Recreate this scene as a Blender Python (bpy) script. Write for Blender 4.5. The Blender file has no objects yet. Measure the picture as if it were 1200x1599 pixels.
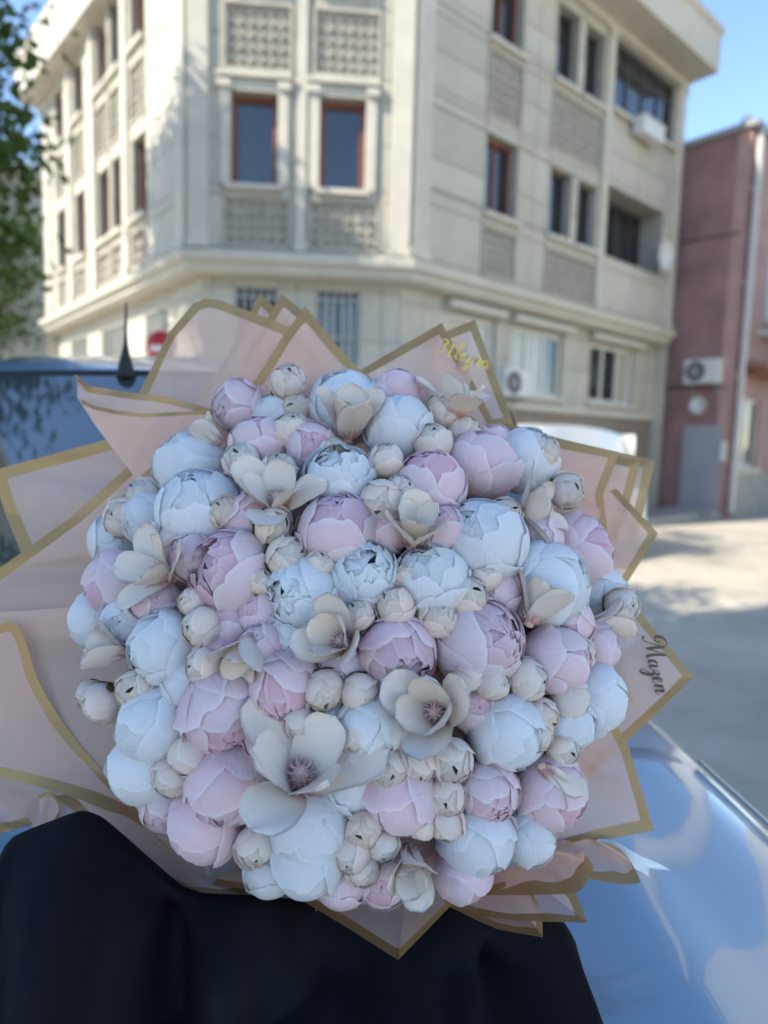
import bpy, bmesh, math, random
import numpy as np
from mathutils import Matrix, Vector
from math import sin, cos, pi, radians, sqrt, exp, atan2

scene = bpy.context.scene
# ------------------------------------------------------------------ camera
EYE = 1.6
PITCH, ROLL, FPX = radians(6.2), radians(1.5), 1050.0
FWD = Vector((0, cos(PITCH), -sin(PITCH)))
_u0 = Vector((0, sin(PITCH), cos(PITCH)))
RIGHT = Vector((1, 0, 0)) * cos(ROLL) + _u0 * sin(ROLL)
UP = _u0 * cos(ROLL) - Vector((1, 0, 0)) * sin(ROLL)
CAM = Vector((0, 0, EYE))
cam_data = bpy.data.cameras.new('camera')
cam_data.sensor_fit = 'VERTICAL'; cam_data.sensor_height = 36.0
cam_data.lens = 36.0 * FPX / 1599.0
cam_data.clip_start = 0.02; cam_data.clip_end = 2000
cam_data.dof.use_dof = True; cam_data.dof.focus_distance = 0.74; cam_data.dof.aperture_fstop = 2.6
cam = bpy.data.objects.new('camera', cam_data)
scene.collection.objects.link(cam)
cam.matrix_world = Matrix(((RIGHT.x, UP.x, -FWD.x, CAM.x), (RIGHT.y, UP.y, -FWD.y, CAM.y),
                           (RIGHT.z, UP.z, -FWD.z, CAM.z), (0, 0, 0, 1)))
scene.camera = cam
# ------------------------------------------------------------------ sky and sun
SUN_EL = radians(40)
SUN_H = Vector((-0.87, -0.49, 0)).normalized()          # horizontal direction towards the sun
world = bpy.data.worlds.new('World'); scene.world = world; world.use_nodes = True
wn = world.node_tree; bg = wn.nodes['Background']
sky = wn.nodes.new('ShaderNodeTexSky'); sky.sky_type = 'NISHITA'; sky.sun_disc = False
sky.sun_elevation = SUN_EL; sky.sun_rotation = atan2(SUN_H.x, SUN_H.y)
sky.air_density = 1.0; sky.dust_density = 0.0; sky.ozone_density = 2.6
wn.links.new(sky.outputs[0], bg.inputs[0]); bg.inputs[1].default_value = 0.13
sl = bpy.data.lights.new('sun', 'SUN'); sl.energy = 3.3; sl.angle = radians(0.53); sl.color = (1.0, 0.90, 0.74)
so = bpy.data.objects.new('sun', sl); scene.collection.objects.link(so)
_sd = SUN_H * cos(SUN_EL) + Vector((0, 0, sin(SUN_EL)))
so.rotation_euler = _sd.to_track_quat('Z', 'Y').to_euler(); so.location = _sd * 40
vs = scene.view_settings
vs.view_transform = 'Standard'; vs.look = 'None'; vs.gamma = 1.0; vs.use_curve_mapping = False
vs.exposure = 1.52
cy = scene.cycles
cy.use_denoising = True; cy.max_bounces = 5; cy.diffuse_bounces = 3; cy.glossy_bounces = 2; cy.use_adaptive_sampling = True; cy.adaptive_threshold = 0.02
cy.transmission_bounces = 4; cy.transparent_max_bounces = 10; cy.caustics_reflective = False; cy.caustics_refractive = False
cy.sample_clamp_indirect = 6.0

# ------------------------------------------------------------------ helpers
COL = scene.collection
rng = random.Random(7)
def ray(x, y): return RIGHT * ((x - 600) / FPX) + UP * ((799.5 - y) / FPX) + FWD
def at_y(x, y, Y):
    r = ray(x, y); return CAM + r * (Y / r.y)
def tag(o, label=None, cat=None, group=None, kind=None):
    if label: o['label'] = label
    if cat: o['category'] = cat
    if group: o['group'] = group
    if kind: o['kind'] = kind
    return o
def empty(name, loc=(0, 0, 0), rz=0):
    o = bpy.data.objects.new(name, None); COL.objects.link(o); o.location = loc; o.rotation_euler = (0, 0, rz)
    o.empty_display_size = 0.1
    return o
def link(name, me, parent=None, mat=None):
    if mat is not None and len(me.materials) == 0: me.materials.append(mat)
    o = bpy.data.objects.new(name, me); COL.objects.link(o)
    if parent is not None: o.parent = parent
    return o
class MB:
    def __init__(s): s.v = []; s.f = []; s.sm = []
    def quad(s, a, b, c, d):
        n = len(s.v); s.v += [tuple(a), tuple(b), tuple(c), tuple(d)]; s.f.append((n, n+1, n+2, n+3)); s.sm.append(False)
    def box(s, x0, x1, y0, y1, z0, z1, T=None):
        P = [(x0,y0,z0),(x1,y0,z0),(x1,y1,z0),(x0,y1,z0),(x0,y0,z1),(x1,y0,z1),(x1,y1,z1),(x0,y1,z1)]
        if T: P = [tuple(T(*p)) for p in P]
        n = len(s.v); s.v += P
        for q in ((0,3,2,1),(4,5,6,7),(0,1,5,4),(1,2,6,5),(2,3,7,6),(3,0,4,7)):
            s.f.append(tuple(n + i for i in q)); s.sm.append(False)
    def grid(s, P, smooth=True, closed_u=False, closed_v=False):
        n = len(s.v); R = len(P); C = len(P[0])
        for row in P: s.v += [tuple(p) for p in row]
        for j in range(R if closed_v else R - 1):
            for i in range(C if closed_u else C - 1):
                j2 = (j+1) % R; i2 = (i+1) % C
                s.f.append((n+j*C+i, n+j*C+i2, n+j2*C+i2, n+j2*C+i)); s.sm.append(smooth)
    def fan(s, pts, smooth=False):
        n = len(s.v); s.v += [tuple(p) for p in pts]; s.f.append(tuple(range(n, n+len(pts)))); s.sm.append(smooth)
    def tube(s, pts, rad, seg=8, cap=True):
        pts = [Vector(p) for p in pts]; rows = []
        for k, p in enumerate(pts):
            t = (pts[min(k+1, len(pts)-1)] - pts[max(k-1, 0)]).normalized()
            a = t.orthogonal().normalized() if k == 0 else (a - t * a.dot(t)).normalized()
            b = t.cross(a); r = rad[k] if isinstance(rad, (list, tuple)) else rad
            rows.append([p + (a * cos(2*pi*i/seg) + b * sin(2*pi*i/seg)) * r for i in range(seg)])
        s.grid(rows, True, closed_u=True)
        if cap: s.fan(rows[0][::-1]); s.fan(rows[-1])
    def lathe(s, prof, T=None, seg=24):
        rows = [[(r*cos(2*pi*i/seg), r*sin(2*pi*i/seg), z) for i in range(seg)] for r, z in prof]
        if T: rows = [[tuple(T(*p)) for p in row] for row in rows]
        s.grid(rows, True, closed_u=True)
    def mesh(s, name, uv=None):
        me = bpy.data.meshes.new(name); me.from_pydata(s.v, [], s.f); me.update()
        me.polygons.foreach_set('use_smooth', s.sm)
        return me
    def build(s, name, mat, parent=None): return link(name, s.mesh(name), parent, mat)

# ------------------------------------------------------------------ materials
def mat(name, col, rough=0.7, metal=0.0, var=0.0, scale=20.0, bump=0.0, bscale=60.0, coat=0.0, spec=0.5,
        objvar=0.0, col2=None, stretch=None, coords='Object', detail=5):
    m = bpy.data.materials.new(name); m.use_nodes = True; nt = m.node_tree; N = nt.nodes; L = nt.links
    b = N['Principled BSDF']; b.inputs['Roughness'].default_value = rough; b.inputs['Metallic'].default_value = metal
    b.inputs['Specular IOR Level'].default_value = spec
    b.inputs['Coat Weight'].default_value = coat; b.inputs['Coat Roughness'].default_value = 0.03
    col = tuple(col) + (1,)
    tc = N.new('ShaderNodeTexCoord'); vec = tc.outputs[coords]
    if stretch:
        mp = N.new('ShaderNodeMapping'); mp.inputs['Scale'].default_value = stretch; L.new(vec, mp.inputs[0]); vec = mp.outputs[0]
    out = None
    if var > 0 or col2:
        no = N.new('ShaderNodeTexNoise'); no.inputs['Scale'].default_value = scale; no.inputs['Detail'].default_value = detail
        no.inputs['Roughness'].default_value = 0.62; L.new(vec, no.inputs['Vector'])
        cr = N.new('ShaderNodeValToRGB'); cr.color_ramp.elements[0].position = 0.32; cr.color_ramp.elements[1].position = 0.68
        lo = col2 + (1,) if col2 else tuple(c*(1-var) for c in col[:3]) + (1,)
        hi = col if col2 else tuple(min(1, c*(1+var)) for c in col[:3]) + (1,)
        cr.color_ramp.elements[0].color = lo; cr.color_ramp.elements[1].color = hi
        L.new(no.outputs['Fac'], cr.inputs[0]); out = cr.outputs[0]
    if objvar > 0:
        oi = N.new('ShaderNodeObjectInfo'); hs = N.new('ShaderNodeHueSaturation')
        mr = N.new('ShaderNodeMapRange'); mr.inputs[3].default_value = 1-objvar; mr.inputs[4].default_value = 1+objvar
        L.new(oi.outputs['Random'], mr.inputs[0]); L.new(mr.outputs[0], hs.inputs['Value'])
        if out: L.new(out, hs.inputs['Color'])
        else: hs.inputs['Color'].default_value = col
        out = hs.outputs[0]
    if out: L.new(out, b.inputs['Base Color'])
    else: b.inputs['Base Color'].default_value = col
    if bump > 0:
        n2 = N.new('ShaderNodeTexNoise'); n2.inputs['Scale'].default_value = bscale; n2.inputs['Detail'].default_value = 6
        L.new(vec, n2.inputs['Vector']); bp = N.new('ShaderNodeBump'); bp.inputs['Strength'].default_value = bump
        bp.inputs['Distance'].default_value = 0.01; L.new(n2.outputs['Fac'], bp.inputs['Height']); L.new(bp.outputs[0], b.inputs['Normal'])
    return m

def petal_mat(name, tip, base, rough=0.75, transl=0.34, veins=0.36, edge=None, p0=0.15, p1=0.75):
    """tip / base colour along the petal (UV v), fine lengthwise veins, soft light through"""
    m = bpy.data.materials.new(name); m.use_nodes = True; nt = m.node_tree; N = nt.nodes; L = nt.links
    b = N['Principled BSDF']; b.inputs['Roughness'].default_value = rough; b.inputs['Specular IOR Level'].default_value = 0.3
    uvn = N.new('ShaderNodeUVMap'); uvn.uv_map = 'UVMap'; sx = N.new('ShaderNodeSeparateXYZ'); L.new(uvn.outputs[0], sx.inputs[0])
    no = N.new('ShaderNodeTexNoise'); no.inputs['Scale'].default_value = 3.0; no.inputs['Detail'].default_value = 3; L.new(uvn.outputs[0], no.inputs['Vector'])
    ad = N.new('ShaderNodeMath'); ad.operation = 'MULTIPLY_ADD'; ad.inputs[1].default_value = 0.35; L.new(no.outputs['Fac'], ad.inputs[0]); L.new(sx.outputs[1], ad.inputs[2])
    cr = N.new('ShaderNodeValToRGB'); e = cr.color_ramp.elements
    e[0].position = p0 + 0.17; e[0].color = base + (1,); e[1].position = p1 + 0.17; e[1].color = tip + (1,)
    L.new(ad.outputs[0], cr.inputs[0])
    oi = N.new('ShaderNodeObjectInfo'); hs = N.new('ShaderNodeHueSaturation')
    mr = N.new('ShaderNodeMapRange'); mr.inputs[3].default_value = 0.93; mr.inputs[4].default_value = 1.04
    L.new(oi.outputs['Random'], mr.inputs[0]); L.new(mr.outputs[0], hs.inputs['Value'])
    mr2 = N.new('ShaderNodeMapRange'); mr2.inputs[3].default_value = 0.8; mr2.inputs[4].default_value = 1.2
    L.new(oi.outputs['Random'], mr2.inputs[0]); L.new(mr2.outputs[0], hs.inputs['Saturation'])
    ab = N.new('ShaderNodeMath'); ab.operation = 'MULTIPLY_ADD'; ab.inputs[1].default_value = 2.0; ab.inputs[2].default_value = -1.0; L.new(sx.outputs[0], ab.inputs[0])
    aa = N.new('ShaderNodeMath'); aa.operation = 'ABSOLUTE'; L.new(ab.outputs[0], aa.inputs[0])
    mxx = N.new('ShaderNodeMath'); mxx.operation = 'MAXIMUM'; L.new(aa.outputs[0], mxx.inputs[0]); L.new(sx.outputs[1], mxx.inputs[1])
    rim = N.new('ShaderNodeMapRange'); rim.inputs[1].default_value = 0.93; rim.inputs[2].default_value = 0.995; rim.inputs[4].default_value = 0.55; L.new(mxx.outputs[0], rim.inputs[0])
    rx = N.new('ShaderNodeMix'); rx.data_type = 'RGBA'; rx.inputs['B'].default_value = tuple(min(.92, c*1.22+.05) for c in tip) + (1,)
    L.new(rim.outputs[0], rx.inputs['Factor']); L.new(cr.outputs[0], rx.inputs['A'])
    L.new(rx.outputs['Result'], hs.inputs['Color']); L.new(hs.outputs[0], b.inputs['Base Color'])
    # veins: noise squeezed across the petal, plus broad crumple
    mp = N.new('ShaderNodeMapping'); mp.inputs['Scale'].default_value = (26, 2.2, 1); L.new(uvn.outputs[0], mp.inputs[0])
    n2 = N.new('ShaderNodeTexNoise'); n2.inputs['Scale'].default_value = 1.0; n2.inputs['Detail'].default_value = 4; L.new(mp.outputs[0], n2.inputs['Vector'])
    n3 = N.new('ShaderNodeTexNoise'); n3.inputs['Scale'].default_value = 6.0; n3.inputs['Detail'].default_value = 3; L.new(uvn.outputs[0], n3.inputs['Vector'])
    mx = N.new('ShaderNodeMath'); mx.operation = 'MULTIPLY_ADD'; mx.inputs[1].default_value = 1.2; L.new(n3.outputs['Fac'], mx.inputs[0]); L.new(n2.outputs['Fac'], mx.inputs[2])
    bp = N.new('ShaderNodeBump'); bp.inputs['Strength'].default_value = veins; bp.inputs['Distance'].default_value = 0.004
    L.new(mx.outputs[0], bp.inputs['Height']); L.new(bp.outputs[0], b.inputs['Normal'])
    tr = N.new('ShaderNodeBsdfTranslucent'); L.new(hs.outputs[0], tr.inputs[0])
    ms = N.new('ShaderNodeMixShader'); ms.inputs[0].default_value = transl
    L.new(b.outputs[0], ms.inputs[1]); L.new(tr.outputs[0], ms.inputs[2]); L.new(ms.outputs[0], N['Material Output'].inputs[0])
    return m

M = {}
M['stone'] = mat('stone_cladding', (0.475, 0.445, 0.375), 0.85, var=0.08, scale=1.6, bump=0.25, bscale=25, objvar=0.07)
M['joint'] = mat('stone_joint', (0.36, 0.34, 0.30), 0.95, var=0.15, scale=4)
M['trim'] = mat('stone_trim', (0.54, 0.51, 0.435), 0.8, var=0.08, scale=2.5, bump=0.15, bscale=30)
M['relief'] = mat('carved_stone', (0.43, 0.40, 0.335), 0.9, var=0.14, scale=5, bump=0.4, bscale=40)
M['basebrown'] = mat('brown_base_stone', (0.24, 0.20, 0.165), 0.85, var=0.15, scale=3, bump=0.2, objvar=0.08)
M['brownframe'] = mat('brown_window_wood', (0.20, 0.065, 0.035), 0.5, var=0.2, scale=14)
M['whiteframe'] = mat('white_window_plastic', (0.66, 0.65, 0.60), 0.45, var=0.04)
M['darkframe'] = mat('dark_window_frame', (0.055, 0.05, 0.05), 0.5, var=0.2)
M['glass'] = mat('window_glass', (0.018, 0.022, 0.026), 0.04, spec=0.9, coat=0.25, bump=0.5, bscale=1.6)
M['glasscurtain'] = mat('curtained_window_glass', (0.42, 0.40, 0.34), 0.5, var=0.35, scale=2.0, stretch=(9, 9, 0.15), coat=1.0)
M['curtain'] = mat('curtain_cloth', (0.62, 0.60, 0.55), 0.9, var=0.1, scale=6, stretch=(6, 6, 0.3))
M['room'] = mat('dark_room', (0.03, 0.03, 0.032), 0.9)
M['iron'] = mat('grille_iron', (0.42, 0.43, 0.42), 0.55, 0.4, var=0.2)
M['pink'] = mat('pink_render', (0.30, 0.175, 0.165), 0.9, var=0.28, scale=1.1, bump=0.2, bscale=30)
M['pinklit'] = mat('pink_render_lit', (0.42, 0.27, 0.24), 0.9, var=0.12, scale=1.6, bump=0.2, bscale=30)  # same render as the side wall, made lighter to carry sunlight in its colour
M['pipe'] = mat('drainpipe_paint', (0.50, 0.48, 0.46), 0.5, var=0.08)
M['acwhite'] = mat('air_con_paint', (0.62, 0.62, 0.60), 0.45, var=0.05)
M['acdark'] = mat('air_con_grille', (0.06, 0.06, 0.065), 0.6)
M['metalgrey'] = mat('grey_cabinet_paint', (0.33, 0.34, 0.36), 0.55, var=0.08)
M['tile'] = mat('clay_tile', (0.30, 0.13, 0.085), 0.85, var=0.2, scale=6, objvar=0.15)
M['awning'] = mat('rolled_awning_cloth', (0.56, 0.53, 0.47), 0.9, var=0.1)
M['ground'] = mat('road_concrete', (0.38, 0.355, 0.30), 0.92, var=0.22, scale=0.9, bump=0.5, bscale=40, detail=9)
M['pave'] = mat('pavement_slab', (0.30, 0.28, 0.25), 0.9, var=0.12, scale=3, bump=0.25, objvar=0.08)
M['kerb'] = mat('kerb_stone', (0.36, 0.35, 0.32), 0.9, var=0.12, scale=4, objvar=0.08)
M['bark'] = mat('tree_bark', (0.11, 0.085, 0.06), 0.95, var=0.35, scale=9, bump=0.8, bscale=20, stretch=(1, 1, 0.3))
def leaf_material():
    m = mat('tree_leaf', (0.05, 0.092, 0.022), 0.55, var=0.35, scale=1.3, spec=0.35); nt = m.node_tree; N = nt.nodes
    tr = N.new('ShaderNodeBsdfTranslucent'); tr.inputs[0].default_value = (0.09, 0.15, 0.02, 1)
    ms = N.new('ShaderNodeMixShader'); ms.inputs[0].default_value = 0.35
    nt.links.new(N['Principled BSDF'].outputs[0], ms.inputs[1]); nt.links.new(tr.outputs[0], ms.inputs[2]); nt.links.new(ms.outputs[0], N['Material Output'].inputs[0])
    return m
M['leaf'] = leaf_material()
M['bluepaint'] = mat('pale_blue_car_paint', (0.19, 0.31, 0.43), 0.30, 0.25, coat=1.0, var=0.02, scale=3)
M['whitepaint'] = mat('white_car_paint', (0.78, 0.78, 0.76), 0.3, coat=1.0)
M['carglass'] = mat('car_glass', (0.035, 0.05, 0.055), 0.05, spec=1.0, coat=1.0)
M['carglass'].node_tree.nodes['Principled BSDF'].inputs['Coat IOR'].default_value = 1.9
M['rubber'] = mat('black_rubber', (0.018, 0.018, 0.02), 0.75, var=0.2)
M['chrome'] = mat('bright_trim', (0.62, 0.60, 0.55), 0.2, 1.0)
M['rim'] = mat('alloy_rim', (0.45, 0.46, 0.47), 0.3, 0.9)
M['lamp'] = mat('lamp_lens', (0.55, 0.57, 0.6), 0.08, spec=0.8, coat=1.0)
M['redlamp'] = mat('tail_lamp_lens', (0.35, 0.02, 0.02), 0.1, coat=1.0)
M['signred'] = mat('sign_red', (0.50, 0.025, 0.03), 0.4); M['signwhite'] = mat('sign_white', (0.75, 0.75, 0.75), 0.4)
M['robe'] = mat('black_robe_cloth', (0.0085, 0.0095, 0.013), 0.85, var=0.25, scale=9, bump=0.15, bscale=700, spec=0.12)
M['robe'].node_tree.nodes['Principled BSDF'].inputs['Sheen Weight'].default_value = 0.0
M['foam'] = mat('flower_foam', (0.34, 0.23, 0.22), 0.95, var=0.4, scale=40)
M['sepal'] = mat('green_sepal', (0.11, 0.125, 0.04), 0.8, var=0.3, scale=3)
M['stamen'] = mat('magnolia_stamen', (0.62, 0.40, 0.36), 0.8, var=0.15, scale=30)
M['teal'] = mat('teal_plastic', (0.03, 0.16, 0.16), 0.5, var=0.1)
M['ribbon'] = mat('satin_ribbon', (0.82, 0.87, 0.88), 0.35, var=0.05, scale=20)
M['goldink'] = mat('gold_lettering', (0.56, 0.43, 0.09), 0.35, 0.3)
M['darkink'] = mat('dark_gold_lettering', (0.10, 0.085, 0.06), 0.45, 0.4)
M['white_petal'] = petal_mat('white_peony_petal', (0.90, 0.895, 0.91), (0.84, 0.83, 0.82))
M['pink_petal'] = petal_mat('pink_peony_petal', (0.93, 0.75, 0.785), (0.84, 0.55, 0.57))
M['bud_petal'] = petal_mat('cream_bud_petal', (0.95, 0.81, 0.72), (0.90, 0.58, 0.54), p0=0.05, p1=0.55, veins=0.2)
M['mag_petal'] = petal_mat('cream_magnolia_petal', (0.93, 0.82, 0.715), (0.74, 0.38, 0.34), rough=0.6, transl=0.30, veins=0.08, p0=0.02, p1=0.32)
M['pink_core'] = petal_mat('pink_peony_heart', (0.84, 0.58, 0.64), (0.66, 0.32, 0.36))
M['white_core'] = petal_mat('white_peony_heart', (0.84, 0.87, 0.88), (0.74, 0.78, 0.70))
M['bud_core'] = petal_mat('bud_heart', (0.84, 0.72, 0.63), (0.74, 0.50, 0.44))

def paper_material():
    """pink see-through wrapping film with a printed gold border along its free edges"""
    m = bpy.data.materials.new('pink_wrapping_paper'); m.use_nodes = True; nt = m.node_tree; N = nt.nodes; L = nt.links
    b = N['Principled BSDF']; b.inputs['Roughness'].default_value = 0.42; b.inputs['Specular IOR Level'].default_value = 0.4
    at = N.new('ShaderNodeAttribute'); at.attribute_name = 'edge'
    cr = N.new('ShaderNodeValToRGB'); e = cr.color_ramp.elements; cr.color_ramp.interpolation = 'LINEAR'
    e[0].position = 0.485; e[0].color = (1, 1, 1, 1); e[1].position = 0.515; e[1].color = (0, 0, 0, 1)
    L.new(at.outputs['Fac'], cr.inputs[0])
    mx = N.new('ShaderNodeMix'); mx.data_type = 'RGBA'
    mx.inputs['A'].default_value = (0.95, 0.70, 0.585, 1); mx.inputs['B'].default_value = (0.53, 0.36, 0.17, 1)
    L.new(cr.outputs[0], mx.inputs['Factor']); L.new(mx.outputs['Result'], b.inputs['Base Color'])
    gm = N.new('ShaderNodeMath'); gm.operation = 'MULTIPLY'; gm.inputs[1].default_value = 0.55; L.new(cr.outputs[0], gm.inputs[0]); L.new(gm.outputs[0], b.inputs['Metallic'])
    tr = N.new('ShaderNodeBsdfTranslucent'); L.new(mx.outputs['Result'], tr.inputs[0])
    ms = N.new('ShaderNodeMixShader'); ms.inputs[0].default_value = 0.5; L.new(b.outputs[0], ms.inputs[1]); L.new(tr.outputs[0], ms.inputs[2])
    tp = N.new('ShaderNodeBsdfTransparent'); tp.inputs[0].default_value = (1, 0.93, 0.91, 1)
    fa = N.new('ShaderNodeMapRange'); fa.inputs[3].default_value = 0.26; fa.inputs[4].default_value = 0.06
    L.new(cr.outputs[0], fa.inputs[0])
    m2 = N.new('ShaderNodeMixShader'); L.new(fa.outputs[0], m2.inputs[0]); L.new(ms.outputs[0], m2.inputs[1]); L.new(tp.outputs[0], m2.inputs[2])
    L.new(m2.outputs[0], N['Material Output'].inputs[0])
    no = N.new('ShaderNodeTexNoise'); no.inputs['Scale'].default_value = 9; no.inputs['Detail'].default_value = 2
    tc = N.new('ShaderNodeTexCoord'); L.new(tc.outputs['Object'], no.inputs['Vector'])
    bp = N.new('ShaderNodeBump'); bp.inputs['Strength'].default_value = 0.06; bp.inputs['Distance'].default_value = 0.02
    L.new(no.outputs['Fac'], bp.inputs['Height']); L.new(bp.outputs[0], b.inputs['Normal'])
    return m
M['paper'] = paper_material()
# ------------------------------------------------------------------ ground
def ground():
    m = MB(); m.quad((-400, -400, 0), (400, -400, 0), (400, 400, 0), (-400, 400, 0))
    tag(m.build('road', M['ground']), kind='structure')
ground()
V2 = lambda a, b: Vector((a, b))
DL = V2(-cos(radians(51)), sin(radians(51))); DP = V2(cos(radians(5)), sin(radians(5))); DR = V2(cos(radians(42)), sin(radians(42)))
PR = V2(0.29, 10.5); PL = PR - DP * 3.28; PA = PL + DL * 8.7; PB = PR + DR * 8.45
PATH = [PA, PL, PR, PB]
def nrm(d): return V2(d.y, -d.x)
def offset_path(path, n):
    """the facade line pushed out by n, mitred at the corners"""
    out = []
    for i, p in enumerate(path):
        if i == 0: out.append(p + nrm((path[1]-p).normalized()) * n)
        elif i == len(path)-1: out.append(p + nrm((p-path[i-1]).normalized()) * n)
        else:
            a = nrm((p-path[i-1]).normalized()); b = nrm((path[i+1]-p).normalized())
            out.append(p + (a+b) * (n / (1 + a.dot(b))))
    return out
def loft(profile, mt, name, parent, origin, path=PATH, ends=True):
    rows = [[(q.x-origin[0], q.y-origin[1], z) for q in offset_path(path, n)] for n, z in profile]
    m = MB(); m.grid(rows, smooth=False)
    if ends:
        m.fan([r[0] for r in rows][::-1]); m.fan([r[-1] for r in rows])
    return m.build(name, mt, parent)
UNIT = None
def unit_box():
    global UNIT
    if UNIT is None:
        m = MB(); m.box(-.5, .5, -.5, .5, -.5, .5); UNIT = m.mesh('slab')
    return UNIT
SLABMESH = {}
def slab_mesh(mt):
    if mt.name not in SLABMESH:
        me = unit_box().copy(); me.materials.append(mt); SLABMESH[mt.name] = me
    return SLABMESH[mt.name]
class Facade:
    def __init__(s, p, q, parent, u_shift=0.0):
        s.o = parent.location; s.d = (q-p).normalized(); s.n = nrm(s.d); s.p = p; s.len = (q-p).length; s.parent = parent; s.us = u_shift
    def T(s, u, n, z):
        q = s.p + s.d*(u-s.us) + s.n*n; return Vector((q.x-s.o.x, q.y-s.o.y, z-s.o.z))
    def box(s, m, u0, u1, n0, n1, z0, z1): m.box(u0, u1, n0, n1, z0, z1, T=s.T)
    def slab(s, u0, u1, n0, n1, z0, z1, mt, parent, name='stone_slab'):
        o = link(name, slab_mesh(mt), parent); o.location = s.T((u0+u1)/2, (n0+n1)/2, (z0+z1)/2)
        o.rotation_euler = (0, 0, atan2(s.d.y, s.d.x)); o.scale = (u1-u0, n1-n0, z1-z0); return o
    def wall(s, z0, z1, openings, panels, ucuts, zcuts, mt=None, backing=None, g=0.007, thick=0.3, u0=None, u1=None):
        mt = mt or M['stone']; u0 = s.us if u0 is None else u0; u1 = s.us+s.len if u1 is None else u1
        us = sorted({round(x, 3) for x in [u0, u1] + ucuts + [a for r in openings+panels for a in r[:2]] if u0 <= x <= u1})
        zs = sorted({round(x, 3) for x in [z0, z1] + zcuts + [a for r in openings+panels for a in r[2:4]] if z0 <= x <= z1})
        m = MB(); cells = []
        inside = lambda r, a, b: r[0]-1e-3 <= a <= r[1]+1e-3 and r[2]-1e-3 <= b <= r[3]+1e-3
        for j in range(len(zs)-1):
            run = None
            for i in range(len(us)-1):
                cu, cz = (us[i]+us[i+1])/2, (zs[j]+zs[j+1])/2
                if any(inside(r, cu, cz) for r in openings): continue
                s.box(m, us[i], us[i+1], -thick, -0.022, zs[j], zs[j+1])
                if not any(inside(r, cu, cz) for r in panels): cells.append((us[i], us[i+1], zs[j], zs[j+1]))
        w = m.build('wall', backing or M['joint'], s.parent)
        for a, b, c, d in cells:
            if b-a > 0.05 and d-c > 0.05:
                s.slab(a+g, b-g, -0.024, rng.uniform(-0.003, 0.004), c+g, d-g, mt, w)
        return w
    def window(s, u0, u1, z0, z1, frame, setback=0.16, bar=0.06, mull=(), trans=(), sill=True, grille=False, n_face=0.0):
        m = MB(); n0, n1 = n_face-setback-0.05, n_face-setback+0.02
        s.box(m, u0, u0+bar, n0, n1, z0, z1); s.box(m, u1-bar, u1, n0, n1, z0, z1)
        s.box(m, u0+bar, u1-bar, n0, n1, z0, z0+bar); s.box(m, u0+bar, u1-bar, n0, n1, z1-bar, z1)
        for x in mull: s.box(m, x-bar*.45, x+bar*.45, n0, n1-0.004, z0+bar, z1-bar)
        for z in trans: s.box(m, u0+bar, u1-bar, n0, n1-0.008, z-bar*.4, z+bar*.4)
        w = m.build('window', frame, s.parent)
        edges = [u0+bar] + list(mull) + [u1-bar]
        for a, b in zip(edges, edges[1:]):
            p = MB(); p.quad(s.T(a, n0+0.03, z0+bar), s.T(b, n0+0.03, z0+bar), s.T(b, n0+0.034, z1-bar), s.T(a, n0+0.034, z1-bar)); p.build('pane', M['glasscurtain'] if (frame == M['whiteframe'] and rng.random() < .75) else M['glass'], w)
        if sill:
            k = MB(); s.box(k, u0-0.07, u1+0.07, n_face-0.06, n_face+0.09, z0-0.075, z0-0.002); k.build('sill', M['trim'], w)
        if grille:
            k = MB(); nb = max(4, int((u1-u0)/0.12))
            for i in range(nb+1):
                x = u0+0.03+(u1-u0-0.06)*i/nb; s.box(k, x-0.017, x+0.017, n_face-0.05, n_face-0.02, z0, z1)
            for z in (z0+0.12, (z0+z1)/2, z1-0.12): s.box(k, u0, u1, n_face-0.056, n_face-0.05, z-0.016, z+0.016)
            k.build('grille', M['iron'], w)
        return w
    def relief(s, u0, u1, z0, z1, n0=-0.03, cell=0.16):
        m = MB(); fr = 0.05
        s.box(m, u0+0.004, u1-0.004, -0.06, n0, z0+0.004, z1-0.004)
        for a, b, c, d in ((u0, u1, z1-fr, z1), (u0, u1, z0, z0+fr), (u0, u0+fr, z0+fr, z1-fr), (u1-fr, u1, z0+fr, z1-fr)):
            s.box(m, a+0.004, b-0.004, n0-0.02, n0+0.055, c+0.002, d-0.002)
        U0, U1, Z0, Z1 = u0+fr, u1-fr, z0+fr, z1-fr
        nu = max(2, round((U1-U0)/cell)); nz = max(2, round((Z1-Z0)/cell)); du = (U1-U0)/nu; dz = (Z1-Z0)/nz
        for i in range(nu):
            for j in range(nz):
                cu, cz = U0+(i+.5)*du, Z0+(j+.5)*dz
                # carved eight-point star: two crossed leaf-shaped ridges and a raised boss
                for k in range(4):
                    a = pi*k/4 + pi/8*((i+j) % 2); L = 0.52*min(du, dz)*(1.25 if k % 2 else 1.0); w = L*0.22
                    ca, sa = cos(a), sin(a)
                    e1 = s.T(cu+ca*L, n0, cz+sa*L); e2 = s.T(cu-ca*L, n0, cz-sa*L)
                    s1 = s.T(cu-sa*w, n0, cz+ca*w); s2 = s.T(cu+sa*w, n0, cz-ca*w); top = s.T(cu, n0+0.055, cz)
                    for p, q in ((e1, s1), (s1, e2), (e2, s2), (s2, e1)): m.fan([p, q, top])
                for sx in (-1, 1):
                    for sz in (-1, 1):
                        x, z = cu+sx*du*.5, cz+sz*dz*.5; w = 0.16*min(du, dz)
                        c4 = [s.T(x-sx*w, n0, z), s.T(x, n0, z-sz*w), s.T(x-sx*w*.5, n0+0.03, z-sz*w*.5)]
                        m.fan(c4)
        return m.build('relief_panel', M['relief'], s.parent)
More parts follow.
